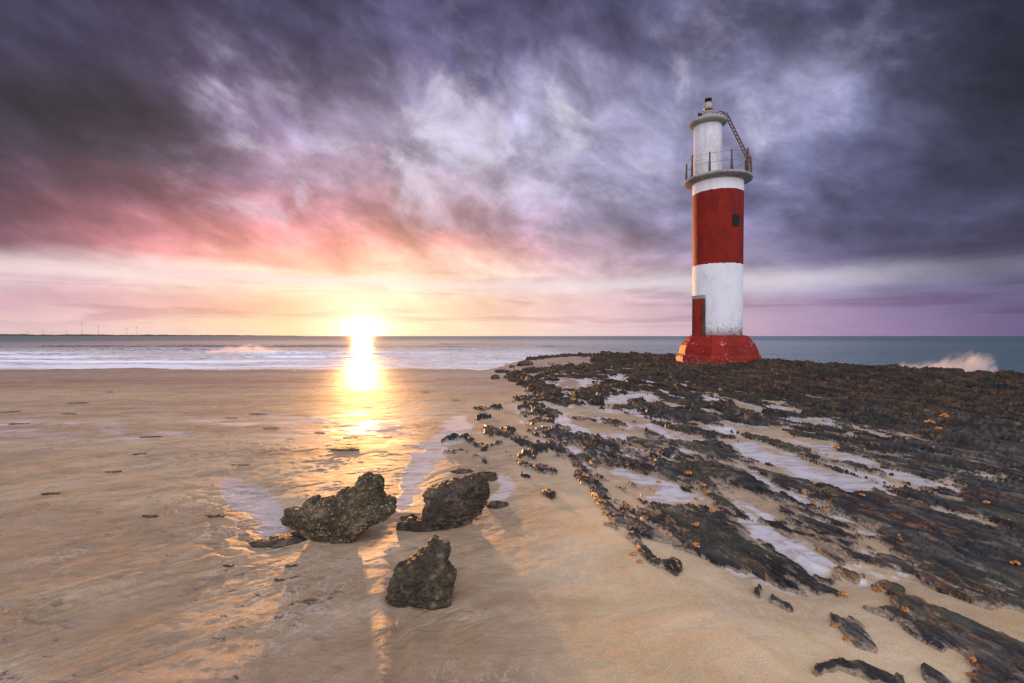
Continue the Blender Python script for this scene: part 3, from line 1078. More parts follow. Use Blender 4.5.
def obj(name, bm, mat, parent=None, smooth=False):
    me = bpy.data.meshes.new(name)
    bmesh.ops.recalc_face_normals(bm, faces=bm.faces[:])
    bm.to_mesh(me)
    bm.free()
    mats = mat if isinstance(mat, (list, tuple)) else [mat]
    for mm in mats:
        me.materials.append(mm)
    if smooth:
        me.polygons.foreach_set('use_smooth', [True] * len(me.polygons))
    o = bpy.data.objects.new(name, me)
    COL.objects.link(o)
    if parent is not None:
        o.parent = parent
    return o


def lathe(bm, prof, n=64, cx=0, cy=0, mat=None, cap=True, a0=0.0):
    rings = []
    for r, z in prof:
        rings.append([bm.verts.new((cx + r * math.cos(a0 + 2 * math.pi * i / n), cy + r * math.sin(a0 + 2 * math.pi * i / n), z)) for i in range(n)])
    for k in range(len(rings) - 1):
        for i in range(n):
            f = bm.faces.new((rings[k][i], rings[k][(i + 1) % n], rings[k + 1][(i + 1) % n], rings[k + 1][i]))
            f.smooth = True
            if mat:
                f.material_index = mat[k]
    if cap:
        bm.faces.new(rings[0][::-1])
        bm.faces.new(rings[-1])


def tube(bm, a, b, r, n=8):
    a = Vector(a)
    b = Vector(b)
    d = (b - a).normalized()
    s = d.cross(Vector((0, 0, 1)))
    if s.length < 1e-3:
        s = Vector((1, 0, 0))
    s.normalize()
    t = d.cross(s)
    v0 = [bm.verts.new(a + (s * math.cos(2 * math.pi * i / n) + t * math.sin(2 * math.pi * i / n)) * r) for i in range(n)]
    v1 = [bm.verts.new(b + (s * math.cos(2 * math.pi * i / n) + t * math.sin(2 * math.pi * i / n)) * r) for i in range(n)]
    for i in range(n):
        bm.faces.new((v0[i], v0[(i + 1) % n], v1[(i + 1) % n], v1[i]))
    bm.faces.new(v0[::-1])
    bm.faces.new(v1)


def box(bm, c, s, rz=0.0, bevel=0.0):
    r = bmesh.ops.create_cube(bm, size=1.0)
    vs = r['verts']
    for v in vs:
        x, y, z = v.co.x * s[0], v.co.y * s[1], v.co.z * s[2]
        v.co = Vector((c[0] + x * math.cos(rz) - y * math.sin(rz), c[1] + x * math.sin(rz) + y * math.cos(rz), c[2] + z))
    if bevel:
        es = list({e for v in vs for e in v.link_edges})
        bmesh.ops.bevel(bm, geom=es, offset=bevel, segments=2, affect='EDGES')


# ------------------------------------------------------------------ lighthouse
def paint(name, base, dirt, amount=0.5, rough=0.55, zdirt=None, chip=None):
    m, nt, b = material(name)
    tc = nt.n.new('ShaderNodeTexCoord').outputs['Object']
    n1 = nt.noise(nt.vmath('MULTIPLY', tc, (1.0, 1.0, 0.35)), 2.2, 7, 0.62, 0.5)
    n2 = nt.noise(tc, 14.0, 6, 0.65, 0.4)
    run = nt.noise(nt.vmath('MULTIPLY', tc, (7.0, 7.0, 0.45)), 1.0, 6, 0.6, 0.3)
    c = nt.mix(nt.math('MULTIPLY', nt.mr(n1, 0.42, 0.68), amount), base, dirt)
    c = nt.mix(nt.math('MULTIPLY', nt.mr(run, 0.54, 0.72), amount * 0.8), c, dirt)
    if zdirt:
        z = nt.sep(tc)[2]
        f = nt.math('MULTIPLY', nt.mr(z, zdirt[1], zdirt[0]), nt.mr(n2, 0.47, 0.60))
        c = nt.mix(nt.math('MULTIPLY', f, 0.85), c, zdirt[2])
    if chip:
        ch = nt.noise(nt.vmath('ADD', tc, (5, 2, 1)), 4.0, 8, 0.7, 0.6)
        c = nt.mix(nt.math('MULTIPLY', nt.mr(ch, chip[1], chip[1] + .05), 0.8), c, chip[0])
    c = nt.vmath('SCALE', c, scale=nt.mr(n2, 0.3, 0.7, 0.86, 1.12))
    nt.put(b.inputs['Base Color'], c)
    b.inputs['Roughness'].default_value = rough
    b.inputs['Specular IOR Level'].default_value = 0.12
    nt.put(b.inputs['Normal'], nt.bump(nt.math('ADD', n2, nt.math('MULTIPLY', n1, 1.2)), 0.5, 0.03))
    return m


M_WHITE = paint('white_paint', (0.82, 0.82, 0.84), (0.50, 0.48, 0.48), 0.38, zdirt=(1.0, 2.1, (0.16, 0.13, 0.11)), chip=((0.30, 0.27, 0.25), 0.66))
M_WHITE2 = paint('upper_white_paint', (0.56, 0.56, 0.59), (0.36, 0.35, 0.35), 0.5)
M_RED = paint('red_paint', (0.20, 0.012, 0.006), (0.14, 0.010, 0.006), 0.5)
M_PLINTH = paint('plinth_red_paint', (0.25, 0.018, 0.012), (0.13, 0.014, 0.010), 0.7, zdirt=(0.0, 0.45, (0.36, 0.14, 0.10)), chip=((0.55, 0.33, 0.27), 0.60))
M_CONC = paint('weathered_concrete', (0.34, 0.33, 0.31), (0.18, 0.17, 0.15), 0.7, 0.8)
M_DOOR = paint('door_red_paint', (0.27, 0.028, 0.016), (0.14, 0.02, 0.014), 0.6)
M_RUST = paint('rusted_metal', (0.13, 0.075, 0.055), (0.05, 0.035, 0.03), 0.7, 0.7)
M_DARK = paint('dark_metal', (0.035, 0.032, 0.032), (0.02, 0.02, 0.02), 0.5, 0.5)
M_LENS, _nt, _b = material('lantern_glass')
_b.inputs['Base Color'].default_value = (0.35, 0.27, 0.22, 1)
_b.inputs['Roughness'].default_value = 0.15
M_BLACK = paint('shadowed_opening', (0.02, 0.018, 0.017), (0.012, 0.012, 0.012), 0.3, 0.8)

def tower_paint(zlo, zhi):
    m, nt, b = material('banded_tower_paint')
    tc = nt.n.new('ShaderNodeTexCoord').outputs['Object']
    z = nt.sep(tc)[2]
    n1 = nt.noise(nt.vmath('MULTIPLY', tc, (1.0, 1.0, 0.5)), 2.0, 7, 0.62, 0.5)
    n2 = nt.noise(tc, 12.0, 5, 0.6, 0.4)
    run = nt.noise(nt.vmath('MULTIPLY', tc, (9.0, 9.0, 0.35)), 1.0, 6, 0.6, 0.3)
    zw = nt.math('ADD', z, nt.math('MULTIPLY', nt.math('SUBTRACT', nt.noise(tc, 5.0, 4, 0.6), 0.5), 0.10))
    red = nt.math('MULTIPLY', nt.mr(zw, zlo - .008, zlo + .008), nt.mr(zw, zhi + .008, zhi - .008))
    white = nt.mix(nt.math('MULTIPLY', nt.mr(n1, 0.45, 0.70), 0.45), (0.72, 0.73, 0.77), (0.48, 0.47, 0.48))
    white = nt.mix(nt.math('MULTIPLY', nt.mr(run, 0.60, 0.78), 0.30), white, (0.42, 0.34, 0.29))
    ch = nt.noise(nt.vmath('ADD', tc, (5, 2, 1)), 3.0, 8, 0.72, 0.6)
    white = nt.mix(nt.math('MULTIPLY', nt.mr(ch, 0.63, 0.67), 0.6), white, (0.33, 0.31, 0.31))
    wd = nt.math('MULTIPLY', nt.mr(z, 2.3, 0.9), nt.mr(nt.math('ADD', n2, nt.math('MULTIPLY', nt.mr(nt.sep(tc)[0], 0.1, 1.0), 0.10)), 0.53, 0.60))
    white = nt.mix(nt.math('MULTIPLY', wd, 0.9), white, (0.10, 0.085, 0.075))
    redc = nt.mix(nt.mr(n1, 0.40, 0.66), (0.22, 0.014, 0.008), (0.14, 0.011, 0.008))
    redc = nt.mix(nt.math('MULTIPLY', nt.mr(run, 0.56, 0.72), 0.55), redc, (0.085, 0.012, 0.010))
    redc = nt.mix(nt.math('MULTIPLY', nt.mr(ch, 0.65, 0.69), 0.35), redc, (0.30, 0.12, 0.09))
    c = nt.mix(red, white, redc)
    nt.put(b.inputs['Base Color'], c)
    b.inputs['Roughness'].default_value = 0.6
    b.inputs['Specular IOR Level'].default_value = 0.12
    nt.put(b.inputs['Normal'], nt.bump(nt.math('ADD', n2, nt.math('MULTIPLY', n1, 1.5)), 0.5, 0.03))
    return m


LY = 22.0


def lz(v):          # height at tower depth for a photo row
    return at_depth(718, v, LY)[2]


def build_lighthouse():
    lx = (717.0 - 512) / FPX * LY
    zb = lz(363.0)
    root = empty('lighthouse', (lx, LY, zb))
    tag(root, 'round lighthouse banded red and white with railed gallery, on a red plinth on the reef', 'lighthouse')
    # local heights
    Z = lambda v: lz(v) - zb
    px = LY / FPX * 0.925
    # plinth: faceted, stepped, bevelled
    bm = bmesh.new()
    n = 8
    a0 = math.atan2(-LY, -lx) - R(7)
    prof = [(1.80, -0.55), (1.80, Z(356.5)), (1.76, Z(354.8)), (1.70, Z(354.0)), (1.60, Z(345)), (1.40, Z(338.5)), (1.27, Z(336.2)), (1.12, Z(335.2)), (0.9, Z(334.8))]
    lathe(bm, prof, n, a0=a0)
    for f in bm.faces:
        f.smooth = False
    bmesh.ops.subdivide_edges(bm, edges=bm.edges[:], cuts=5, use_grid_fill=True)
    co = np.array([v.co[:] for v in bm.verts])
    ns = fbm3(co * 1.7, 4, 3) * 0.07 + fbm3(co * 6, 3, 5) * 0.02
    for v, d in zip(bm.verts, ns):
        r = Vector((v.co.x, v.co.y, 0.0))
        if r.length > 1.15:
            v.co += r.normalized() * d
            v.co.z += d * 0.3
    obj('plinth', bm, M_PLINTH, root)
    # shaft
    rb, rt = 24.9 * px, 25.7 * px
    zt = Z(183)
    rad = lambda z: rb + (rt - rb) * z / zt
    bm = bmesh.new()
    z0, z1, z2, z3 = Z(335.5), Z(266.3), Z(195.0), zt
    prof = []
    mats = []
    for a, b, mi, k in ((z0, z1, 0, 8), (z1, z2, 1, 8), (z2, z3, 0, 3)):
        for i in range(k):
            z = a + (b - a) * i / k
            prof.append((rad(z), z))
            mats.append(mi)
    prof.append((rad(z3), z3))
    lathe(bm, prof, 96, mat=mats)
    for f in bm.faces:
        f.material_index = 0
    obj('shaft', bm, tower_paint(z1, z2), root)
    # gallery slab, its soffit sloping in to the shaft
    bm = bmesh.new()
    R_g = 34.0 * px
    lathe(bm, [(rad(z3) - .02, Z(184.6)), (R_g - 0.04, Z(182.6)), (R_g, Z(182.2)), (R_g + .012, Z(180.2)), (R_g - .03, Z(179.6)), (0.3, Z(179.4))], 96)
    obj('gallery', bm, M_CONC, root)
    # turret, set to the left on the gallery
    tx = (707.7 - 717.4) * px
    ty = 0.15
    rt2 = 14.4 * px
    bm = bmesh.new()
    lathe(bm, [(rt2 + .02, Z(180)), (rt2 + 0.01, Z(178)), (rt2, Z(150)), (rt2, Z(126))], 64, tx, ty)
    obj('turret', bm, M_WHITE2, root)
    bm = bmesh.new()
    lathe(bm, [(rt2 - .02, Z(126.0)), (19.0 * px - .04, Z(123.6)), (19 * px, Z(123.1)), (19 * px, Z(120.6)), (19 * px - .04, Z(120)), (0.2, Z(119.6))], 64, tx, ty)
    obj('turret_cap', bm, M_CONC, root)
    # lantern
    lan = None
    bm = bmesh.new()
    cx = tx + 0.02
    lathe(bm, [(0.27, Z(120)), (0.27, Z(117)), (0.24, Z(116.5)), (0.22, Z(112.5)), (0.25, Z(112)), (0.25, Z(110.8))], 24, cx, ty)
    lan = obj('lantern', bm, M_CONC, root)
    bm = bmesh.new()
    lathe(bm, [(0.12, Z(111.9)), (0.20, Z(111.2)), (0.22, Z(109.5)), (0.20, Z(108.8)), (0.12, Z(108.6))], 24, cx, ty)
    obj('lamp_collar', bm, M_DARK, lan)
    bm = bmesh.new()
    lathe(bm, [(0.18, Z(108.8)), (0.19, Z(106)), (0.17, Z(103.5)), (0.15, Z(101.2))], 24, cx, ty)
    obj('lens', bm, M_LENS, lan)
    bm = bmesh.new()
    for i in range(6):
        a = i * math.pi / 3
        tube(bm, (cx + .13 * math.cos(a), ty + .13 * math.sin(a), Z(101.4)), (cx + .13 * math.cos(a), ty + .13 * math.sin(a), Z(97.6)), 0.014, 6)
    lathe(bm, [(0.16, Z(98.4)), (0.16, Z(97.6)), (0.08, Z(97.0))], 18, cx, ty)
    lathe(bm, [(0.155, Z(101.3)), (0.155, Z(100.7))], 18, cx, ty)
    obj('top_cage', bm, M_DARK, lan)
    bm = bmesh.new()
    box(bm, (cx - 0.38, ty - .05, Z(114.6)), (0.24, 0.05, 0.20), R(25))
    tube(bm, (cx - .38, ty, Z(114.6)), (cx - .2, ty, Z(119.8)), 0.018, 6)
    tube(bm, (cx - .30, ty, Z(116)), (cx - .15, ty, Z(116)), 0.018, 6)
    obj('signal_box', bm, M_DARK, root)
    # ladder
    bm = bmesh.new()
    A = Vector((tx + (725.8 - 707.7) * px, ty - 0.30, Z(118.5)))
    B = Vector((tx + (742.4 - 707.7) * px, ty - 0.95, Z(168)))
    side = Vector((0.16, 0.10, 0)).normalized() * 0.13
    for s in (-1, 1):
        tube(bm, A + side * s + (A - B).normalized() * .25, B + side * s, 0.030, 6)
    N = 12
    for i in range(N + 1):
        pnt = A.lerp(B, i / N)
        tube(bm, pnt - side, pnt + side, 0.020, 6)
    # top hoops bent over the cap
    for s in (-1, 1):
        top = A + side * s + (A - B).normalized() * .25
        mid = top + Vector((-0.12, 0.05, 0.05))
        end = top + Vector((-0.30, 0.10, -0.02))
        tube(bm, top, mid, .02, 6)
        tube(bm, mid, end, .02, 6)
        tube(bm, end, end + Vector((0, 0, -.22)), .02, 6)
    obj('ladder', bm, M_RUST, root)
    # railing posts and wires
    vd = math.degrees(math.atan2(-LY, -lx))
    rr_ = R_g - 0.07
    zt0 = Z(179.8)
    posts = []
    for a in [vd + q for q in (-84, -52, -14, 24, 58, 86, 122, 160, 200, 238)]:
        x, y = rr_ * math.cos(R(a)), rr_ * math.sin(R(a))
        h = 0.92 + 0.10 * math.sin(a * 1.7)
        bm = bmesh.new()
        lean = 0.03 * math.sin(a)
        tube(bm, (x, y, zt0 - .03), (x * (1 + lean), y * (1 + lean), zt0 + h), 0.036, 8)
        box(bm, (x, y, zt0 + 0.02), (0.11, 0.11, 0.03), R(a))
        lathe(bm, [(0.052, zt0 + h * .02), (0.05, zt0 + h * .5)], 8, x * (1 + lean * .5), y * (1 + lean * .5))
        obj('railing_post', bm, M_RUST, root)
        posts.append((x * (1 + lean), y * (1 + lean), h))
    for fr in (0.5, 0.95):
        bm = bmesh.new()
        order = sorted(posts, key=lambda q: math.atan2(q[1], q[0]))
        for q0, q1 in zip(order, order[1:] + order[:1]):
            p0 = Vector((q0[0], q0[1], zt0 + q0[2] * fr))
            p1 = Vector((q1[0], q1[1], zt0 + q1[2] * fr))
            pm = (p0 + p1) / 2 - Vector((0, 0, .03))
            k = (rr_ * 0.985) / max(Vector((pm.x, pm.y)).length, .1)
            pm = Vector((pm.x * k, pm.y * k, pm.z))
            tube(bm, p0, pm, 0.006, 5)
            tube(bm, pm, p1, 0.006, 5)
        obj('railing_wire', bm, M_RUST, root)
    # a small stub on the gallery
    # door on the left of the shaft; angle measured from the camera-facing line
    view = math.atan2(-LY, -lx)              # direction from tower to camera
    th = view - R(45)
    dz0, dz1 = z0 + 0.0, Z(299.5)
    rd = rad(1.2)
    ex = Vector((math.cos(th), math.sin(th), 0))
    tn = Vector((-math.sin(th), math.cos(th), 0))

    def slab(name, mat, off, half, za, zb_, thick, parent, lat=0.0):
        bm = bmesh.new()
        c = ex * (rd + off) + tn * lat
        box(bm, (c.x, c.y, (za + zb_) / 2), (thick, half * 2, zb_ - za), th, bevel=0.008)
        return obj(name, bm, mat, parent)
    dr = slab('door', M_DOOR, -0.0, 0.285, dz0, dz1, 0.10, root)
    bm = bmesh.new()
    c = ex * (rd + 0.07) + tn * 0.2
    box(bm, (c.x, c.y, dz0 + 0.75), (0.04, 0.03, 0.14), th)
    obj('handle', bm, M_DARK, dr)
    slab('door_frame', M_RUST, -0.04, 0.025, dz0, dz1, 0.22, root, lat=-0.312)
    slab('door_frame', M_RUST, -0.04, 0.025, dz0, dz1, 0.22, root, lat=0.312)
    slab('lintel', M_CONC, -0.04, 0.35, dz1 + .003, Z(296.3), 0.22, root)
    # louvred vent in the red band
    sa = math.asin((734.6 - 717.2) / 25.3)
    th2 = view + sa
    ex2 = Vector((math.cos(th2), math.sin(th2), 0))
    tn2 = Vector((-math.sin(th2), math.cos(th2), 0))
    zc = (Z(219.8) + Z(231.0)) / 2
    hh = (Z(219.8) - Z(231.0)) / 2
    rdd = rad(zc)
    bm = bmesh.new()
    c = ex2 * (rdd - 0.02)
    box(bm, (c.x, c.y, zc), (0.06, 0.38, hh * 2), th2)
    vt = obj('vent_window', bm, M_BLACK, root)
    bm = bmesh.new()
    for i in range(5):
        z = zc - hh + (i + .5) * hh * 2 / 5
        c = ex2 * (rdd + 0.018)
        box(bm, (c.x, c.y, z), (0.03, 0.35, 0.035), th2)
    obj('louvre', bm, M_DARK, vt)
    # ledge of tidy concrete round the plinth foot
    return root


build_lighthouse()


# ------------------------------------------------------------------ boulders
def remeshed(name, verts, faces, voxel):
    me = bpy.data.meshes.new(name + '_raw')
    me.from_pydata(verts, [], faces)
    o = bpy.data.objects.new(name + '_raw', me)
    COL.objects.link(o)
    md = o.modifiers.new('r', 'REMESH')
    md.mode = 'VOXEL'
    md.voxel_size = voxel
    dg = bpy.context.evaluated_depsgraph_get()
    dg.update()
    me2 = bpy.data.meshes.new_from_object(o.evaluated_get(dg))
    bpy.data.objects.remove(o)
    bpy.data.meshes.remove(me)
    me2.name = name
    return me2


def inflate(name, outline_px, Yb, vbase, thick, lean, twist, voxel, rough, seed, mat, bulge=0.35, sink=0.03):
    """a boulder from its profile: thickness, lean and eroded relief of its own"""
    pts = []
    for u, v in outline_px:
        x, y, z = at_depth(u, v, Yb)
        pts.append((x, z))
    pts = np.array(pts)
    cx = pts[:, 0].mean()
    zb = at_depth(512, vbase, Yb)[2]
    pts[:, 0] -= cx
    pts[:, 1] -= zb
    lo, hi = pts.min(0), pts.max(0)
    step = voxel * 1.6
    xs = np.arange(lo[0] - step, hi[0] + 2 * step, step)
    zs = np.arange(lo[1] - step, hi[1] + 2 * step, step)
    XX, ZZ = np.meshgrid(xs, zs)
    jx = XX + 0.022 * fbm2(XX * 16, ZZ * 16, 3, seed, .65)
    jz = ZZ + 0.022 * fbm2(XX * 16, ZZ * 16, 3, seed + 5, .65)
    sd = poly_sd(jx, jz, [tuple(p) for p in pts])
    dm = sd.max()
    T = thick * np.clip(sd / (dm * 0.9), 0, 1) ** 0.42
    T = T * (1 + bulge * pn2(XX * 3.5, ZZ * 3.5, seed + 9))
    T = T + 0.020
    T = T * (1.0 + 0.55 * (1 - (ZZ - lo[1]) / (hi[1] - lo[1])))
    yc = lean * ZZ + twist * XX
    ins = sd > 0
    verts, faces, fi, bi = [], [], {}, {}
    for i in range(len(zs)):
        for j in range(len(xs)):
            if ins[i, j]:
                fi[i, j] = len(verts)
                verts.append((XX[i, j], yc[i, j] - T[i, j] * .9, ZZ[i, j]))
                bi[i, j] = len(verts)
                verts.append((XX[i, j], yc[i, j] + T[i, j], ZZ[i, j]))
    edge = {}
    for i in range(len(zs) - 1):
        for j in range(len(xs) - 1):
            q = [(i, j), (i, j + 1), (i + 1, j + 1), (i + 1, j)]
            if all(k in fi for k in q):
                faces.append([fi[k] for k in q])
                faces.append([bi[k] for k in q[::-1]])
                for a, b in zip(q, q[1:] + q[:1]):
                    edge[a, b] = 1
    for (a, b) in list(edge):
        if (b, a) not in edge:
            faces.append([fi[b], fi[a], bi[a], bi[b]])
    me = remeshed(name, verts, faces, voxel)
    n = len(me.vertices)
    co = np.empty(n * 3, np.float32)
    me.vertices.foreach_get('co', co)
    co = co.reshape(-1, 3).astype(float)
    nm = np.empty(n * 3, np.float32)
    me.vertices.foreach_get('normal', nm)
    nm = nm.reshape(-1, 3)
    big = fbm3(co * np.array([4, 4, 9]), 3, seed)
    mid = 1 - 2 * np.abs(fbm3(co * np.array([10, 10, 18]), 3, seed + 3))
    sm = fbm3(co * 38, 3, seed + 6, 0.6)
    pit = -np.clip(fbm3(co * 24, 2, seed + 8) - 0.12, 0, 1)
    rr2 = np.random.RandomState(seed)
    ctr = co.mean(0)
    for _ in range(22):
        nn_ = rr2.normal(size=3) * np.array([0.55, 1.0, 0.6])
        nn_ /= np.linalg.norm(nn_)
        dd = (co - ctr) @ nn_
        off = np.percentile(dd, 100) * rr2.uniform(0.62, 0.85)
        ex_ = np.clip(dd - off, 0, None)
        # cut mostly through the thickness so the profile stays
        co = co - np.outer(ex_ * 0.75, nn_ * np.array([0.08, 1.0, 0.08]))
    patch = np.clip(fbm3(co * 5.0, 2, seed + 15) * 2.2 + 0.6, 0.15, 1.4)
    ledge = 1 - 2 * np.abs(fbm3(co * np.array([2.5, 2.5, 17.0]) + 0.8 * big[:, None], 2, seed + 12))
    d = rough * (1.3 * (ledge - .5) + 1.2 * big + 0.9 * (mid - .5) + (0.75 * sm + 2.4 * pit) * patch - 0.05)
    co = co + nm * d[:, None]
    me.vertices.foreach_set('co', co.astype(np.float32).ravel())
    me.polygons.foreach_set('use_smooth', np.ones(len(me.polygons), bool))
    me.materials.clear()
    me.materials.append(mat)
    me.update()
    o = bpy.data.objects.new(name, me)
    COL.objects.link(o)
    o.location = (cx, Yb, zb - sink)
    return o


M_B1 = mat_boulder('olive_boulder', (0.017, 0.012, 0.005), (0.082, 0.060, 0.027), (0.25, 0.185, 0.095), 0.55)
M_B2 = mat_boulder('grey_boulder', (0.013, 0.010, 0.006), (0.062, 0.046, 0.030), (0.21, 0.155, 0.10), 0.0)
M_B3 = mat_boulder('brown_boulder', (0.014, 0.010, 0.006), (0.068, 0.052, 0.030), (0.23, 0.175, 0.105), 0.0)


def C7(l):
    return [(260 + x / 3.94, 460 + y / 3.94) for x, y in l]


b1 = inflate('boulder', C7([(72, 248), (100, 192), (165, 196), (195, 150), (240, 168), (285, 155), (320, 120), (345, 128), (370, 115), (380, 82), (425, 40), (478, 58), (500, 98), (478, 142), (548, 150), (540, 205), (455, 250), (420, 292), (380, 322), (280, 342), (215, 312), (150, 285), (90, 272)]),
             3.55, 545, 0.15, 0.35, -0.15, 0.0075, 0.0145, 3, M_B1, sink=0.0)
tag(b1, 'broad jagged olive-brown boulder with a raised knob at its right and white barnacles', 'rock')
b1.scale = (1.03, 1, 0.92)
b1.location.x -= 0.035
b2 = inflate('boulder', C7([(540, 222), (538, 285), (600, 290), (690, 290), (760, 276), (830, 250), (888, 215), (898, 150), (895, 95), (926, 72), (900, 48), (860, 55), (800, 70), (720, 88), (660, 105), (632, 130), (652, 165), (640, 200), (650, 212), (620, 225), (590, 218)]),
             3.80, 533, 0.16, 0.30, 0.12, 0.0075, 0.0125, 23, M_B2, sink=0.01)
tag(b2, 'dark grey wedge-shaped boulder with overhanging lip, right of the broad knobbed boulder', 'rock')
b2.scale = (1, 1, 0.94)
b3 = inflate('boulder', C7([(520, 432), (505, 490), (488, 545), (560, 585), (640, 605), (740, 622), (752, 570), (764, 460), (738, 440), (738, 388), (730, 342), (702, 345), (685, 305), (650, 330), (640, 370), (610, 380), (590, 408), (550, 426)]),
             2.72, 612, 0.12, 0.32, 0.05, 0.0062, 0.0105, 43, M_B3, sink=0.0)
tag(b3, 'pointed pyramid-like dark brown boulder standing nearest the camera in the sand', 'rock')


b3.scale = (1, 1, 0.94)


def stone(name, u, v, wpx, hpx, seed, mat, label, group=None, cat='stone', flat=1.0, zoff=0.0, sub=5, zbase=None):
    X, Y = ground(u, v, 0.0)
    z = float(sand_height(np.array([[X]]), np.array([[Y]]))[0, 0])
    X, Y = ground(u, v, z)
    k = Y / FPX
    sx = wpx * k / 2
    sz = hpx * k * flat
    bm = bmesh.new()
    bmesh.ops.create_icosphere(bm, subdivisions=sub, radius=1)
    co = np.array([v_.co[:] for v_ in bm.verts])
    sc = np.array([sx, sx * 0.75, sz])
    d = 1 + 0.45 * fbm3(co * 1.3, 4, seed) + 0.14 * fbm3(co * 5, 3, seed + 3)
    nv = co * d[:, None]
    nv = nv * sc
    for v_, c_ in zip(bm.verts, nv):
        v_.co = c_
    o = obj(name, bm, mat, smooth=True)
    o.location = (X, Y, z + sz * .25 + zoff)
    o.rotation_euler = (0, 0, seed * 1.3)
    if abs(math.sin(seed * 1.3)) > 0:
        o.rotation_euler = (0, 0, 0.2 * math.sin(seed))
    tag(o, label, cat, group)
    return o


SHORE = [(502, 371.5, 15, 3.2, 'flat black stone lying at the wash line, leftmost of the shore stones'),
         (495, 378, 9, 5.0, 'small dark lump of stone just below the flat black shore stone'),
         (512, 380, 8, 3, 'little dark stone against the tip of the reef, nearest of the shore stones'),
         (512, 367, 6, 3, 'smallest dark stone at the water edge by the reef tip'),
         (525, 365, 16, 6, 'rounded dark stone in the shallow water at the reef tip')]
for i, (u, v, w, h, lab) in enumerate(SHORE):
    stone('shore_stone', u, v, w, h * .55, 60 + i * 3, M_B2, lab, 'stones at the water edge')

stone('flat_stone', 346, 449, 28, 2.6, 81, M_B3, 'flat cracked dark stone alone on the wet sand under the sun', None, flat=.4)
for i, (u, v, w, h, lab) in enumerate([
        (284, 541, 40, 6, 'low blackish slab half buried beside the left end of the broad boulder'),
        (262, 544, 24, 5, 'small black half-buried rock at the far left of the boulder group'),
        (300, 535, 22, 5, 'low dark rock tucked under the left edge of the broad boulder'),
        (497, 506, 22, 7, 'low black rock in wet sand right of the wedge-shaped boulder'),
        (481, 478, 34, 8, 'low brown ledge stone directly behind the wedge-shaped boulder'),
        (462, 472, 22, 5, 'thin brown rock layer behind the wedge-shaped boulder, left piece')]):
    stone('low_rock', u, v, w, h, 100 + 7 * i, M_B2, lab, None, cat='rock', flat=.5)

def scrap(u, v, wpx, seed, mat, label, group):
    X, Y = ground(u, v, 0.0)
    z = float(sand_height(np.array([[X]]), np.array([[Y]]))[0, 0])
    X, Y = ground(u, v, z)
    k = Y / FPX
    rnd = random.Random(seed)
    bm = bmesh.new()
    L = wpx * k * .5
    nj = rnd.randint(4, 7)
    for j in range(nj):
        t = -0.85 + 1.7 * j / (nj - 1)
        r = L * rnd.uniform(.6, 1.5) * 1.0 / nj
        res = bmesh.ops.create_icosphere(bm, subdivisions=2, radius=1)
        sy = rnd.uniform(.3, .9) * min(1, 0.06 / max(r, .01))
        a = rnd.uniform(-.3, .3)
        off = (t * L, rnd.uniform(-.14, .14) * L + .2 * t * L * math.sin(seed), 0)
        for vv in res['verts']:
            q = vv.co * (1 + rnd.uniform(-.3, .3))
            x, y = q.x * r * 1.6, q.y * r * rnd.uniform(1.2, 2.0)
            vv.co = Vector((off[0] + x * math.cos(a) - y * math.sin(a), off[1] + x * math.sin(a) + y * math.cos(a), q.z * 0.004 + .001))
    o = obj('weed_scrap', bm, mat)
    o.location = (X, Y, z + 0.002)
    tag(o, label, 'seaweed', group)


# scraps of dark weed and stone left by the tide on the open sand
SCR = [(110, 392, 6), (5, 412, 16), (62, 408, 22), (78, 403, 16), (70, 414, 18), (88, 406, 8), (18, 424, 20), (150, 437, 16), (205, 412, 14), (232, 418, 10), (258, 414, 16),
       (30, 507, 14), (52, 494, 20), (112, 472, 12), (50, 524, 12), (150, 516, 14), (240, 465, 18), (275, 456, 12), (290, 440, 8), (455, 400, 8),
       (184, 519, 24), (215, 516, 20), (140, 454, 10), (170, 466, 10), (445, 600, 6), (228, 566, 8), (222, 572, 6), (280, 580, 10), (292, 566, 9), (314, 506, 6), (272, 428, 12), (320, 433, 10), (388, 404, 8), (425, 392, 7), (320, 470, 8)]
for i, (u, v, w) in enumerate(SCR):
    if i % 3 == 2:
        continue
    scrap(u, v, w, 200 + 3 * i, M_B2, 'thin dark scrap of weed left flat on the open sand', 'dark scraps on the open sand')

# ------------------------------------------------------------------ orange growth on the ledges
M_OR, nt, b = material('orange_growth')
tc = nt.n.new('ShaderNodeTexCoord').outputs['Object']
nn = nt.noise(tc, 30.0, 5, 0.65)
nt.put(b.inputs['Base Color'], nt.ramp(nn, [(0.30, (0.12, 0.035, 0.012)), (0.48, (0.42, 0.15, 0.03)), (0.66, (0.70, 0.38, 0.10))]))
b.inputs['Roughness'].default_value = 0.55
nt.put(b.inputs['Normal'], nt.bump(nt.noise(tc, 70.0, 4, 0.6), 0.8, 0.01))

ORG = [(583, 447, 6), (585, 475, 9), (598, 499, 8), (606, 511, 8), (611, 523, 9), (633, 552, 9), (689, 472, 8), (703, 484, 7), (709, 491, 8), (697, 498, 6), (630, 506, 9),
       (697, 524, 9), (697, 544, 10), (712, 510, 8), (659, 481, 6), (803, 492, 7), (814, 503, 7), (826, 509, 7), (862, 494, 6), (947, 484, 7), (986, 501, 6), (1009, 520, 6),
       (1016, 562, 9), (879, 588, 12), (905, 608, 10), (843, 592, 9), (834, 623, 9), (846, 637, 8), (973, 657, 8), (970, 672, 8), (565, 441, 5), (660, 412, 5), (555, 446, 4), (640, 560, 7), (572, 452, 5), (836, 447, 8), (930, 422, 9), (945, 416, 9), (938, 428, 7)]


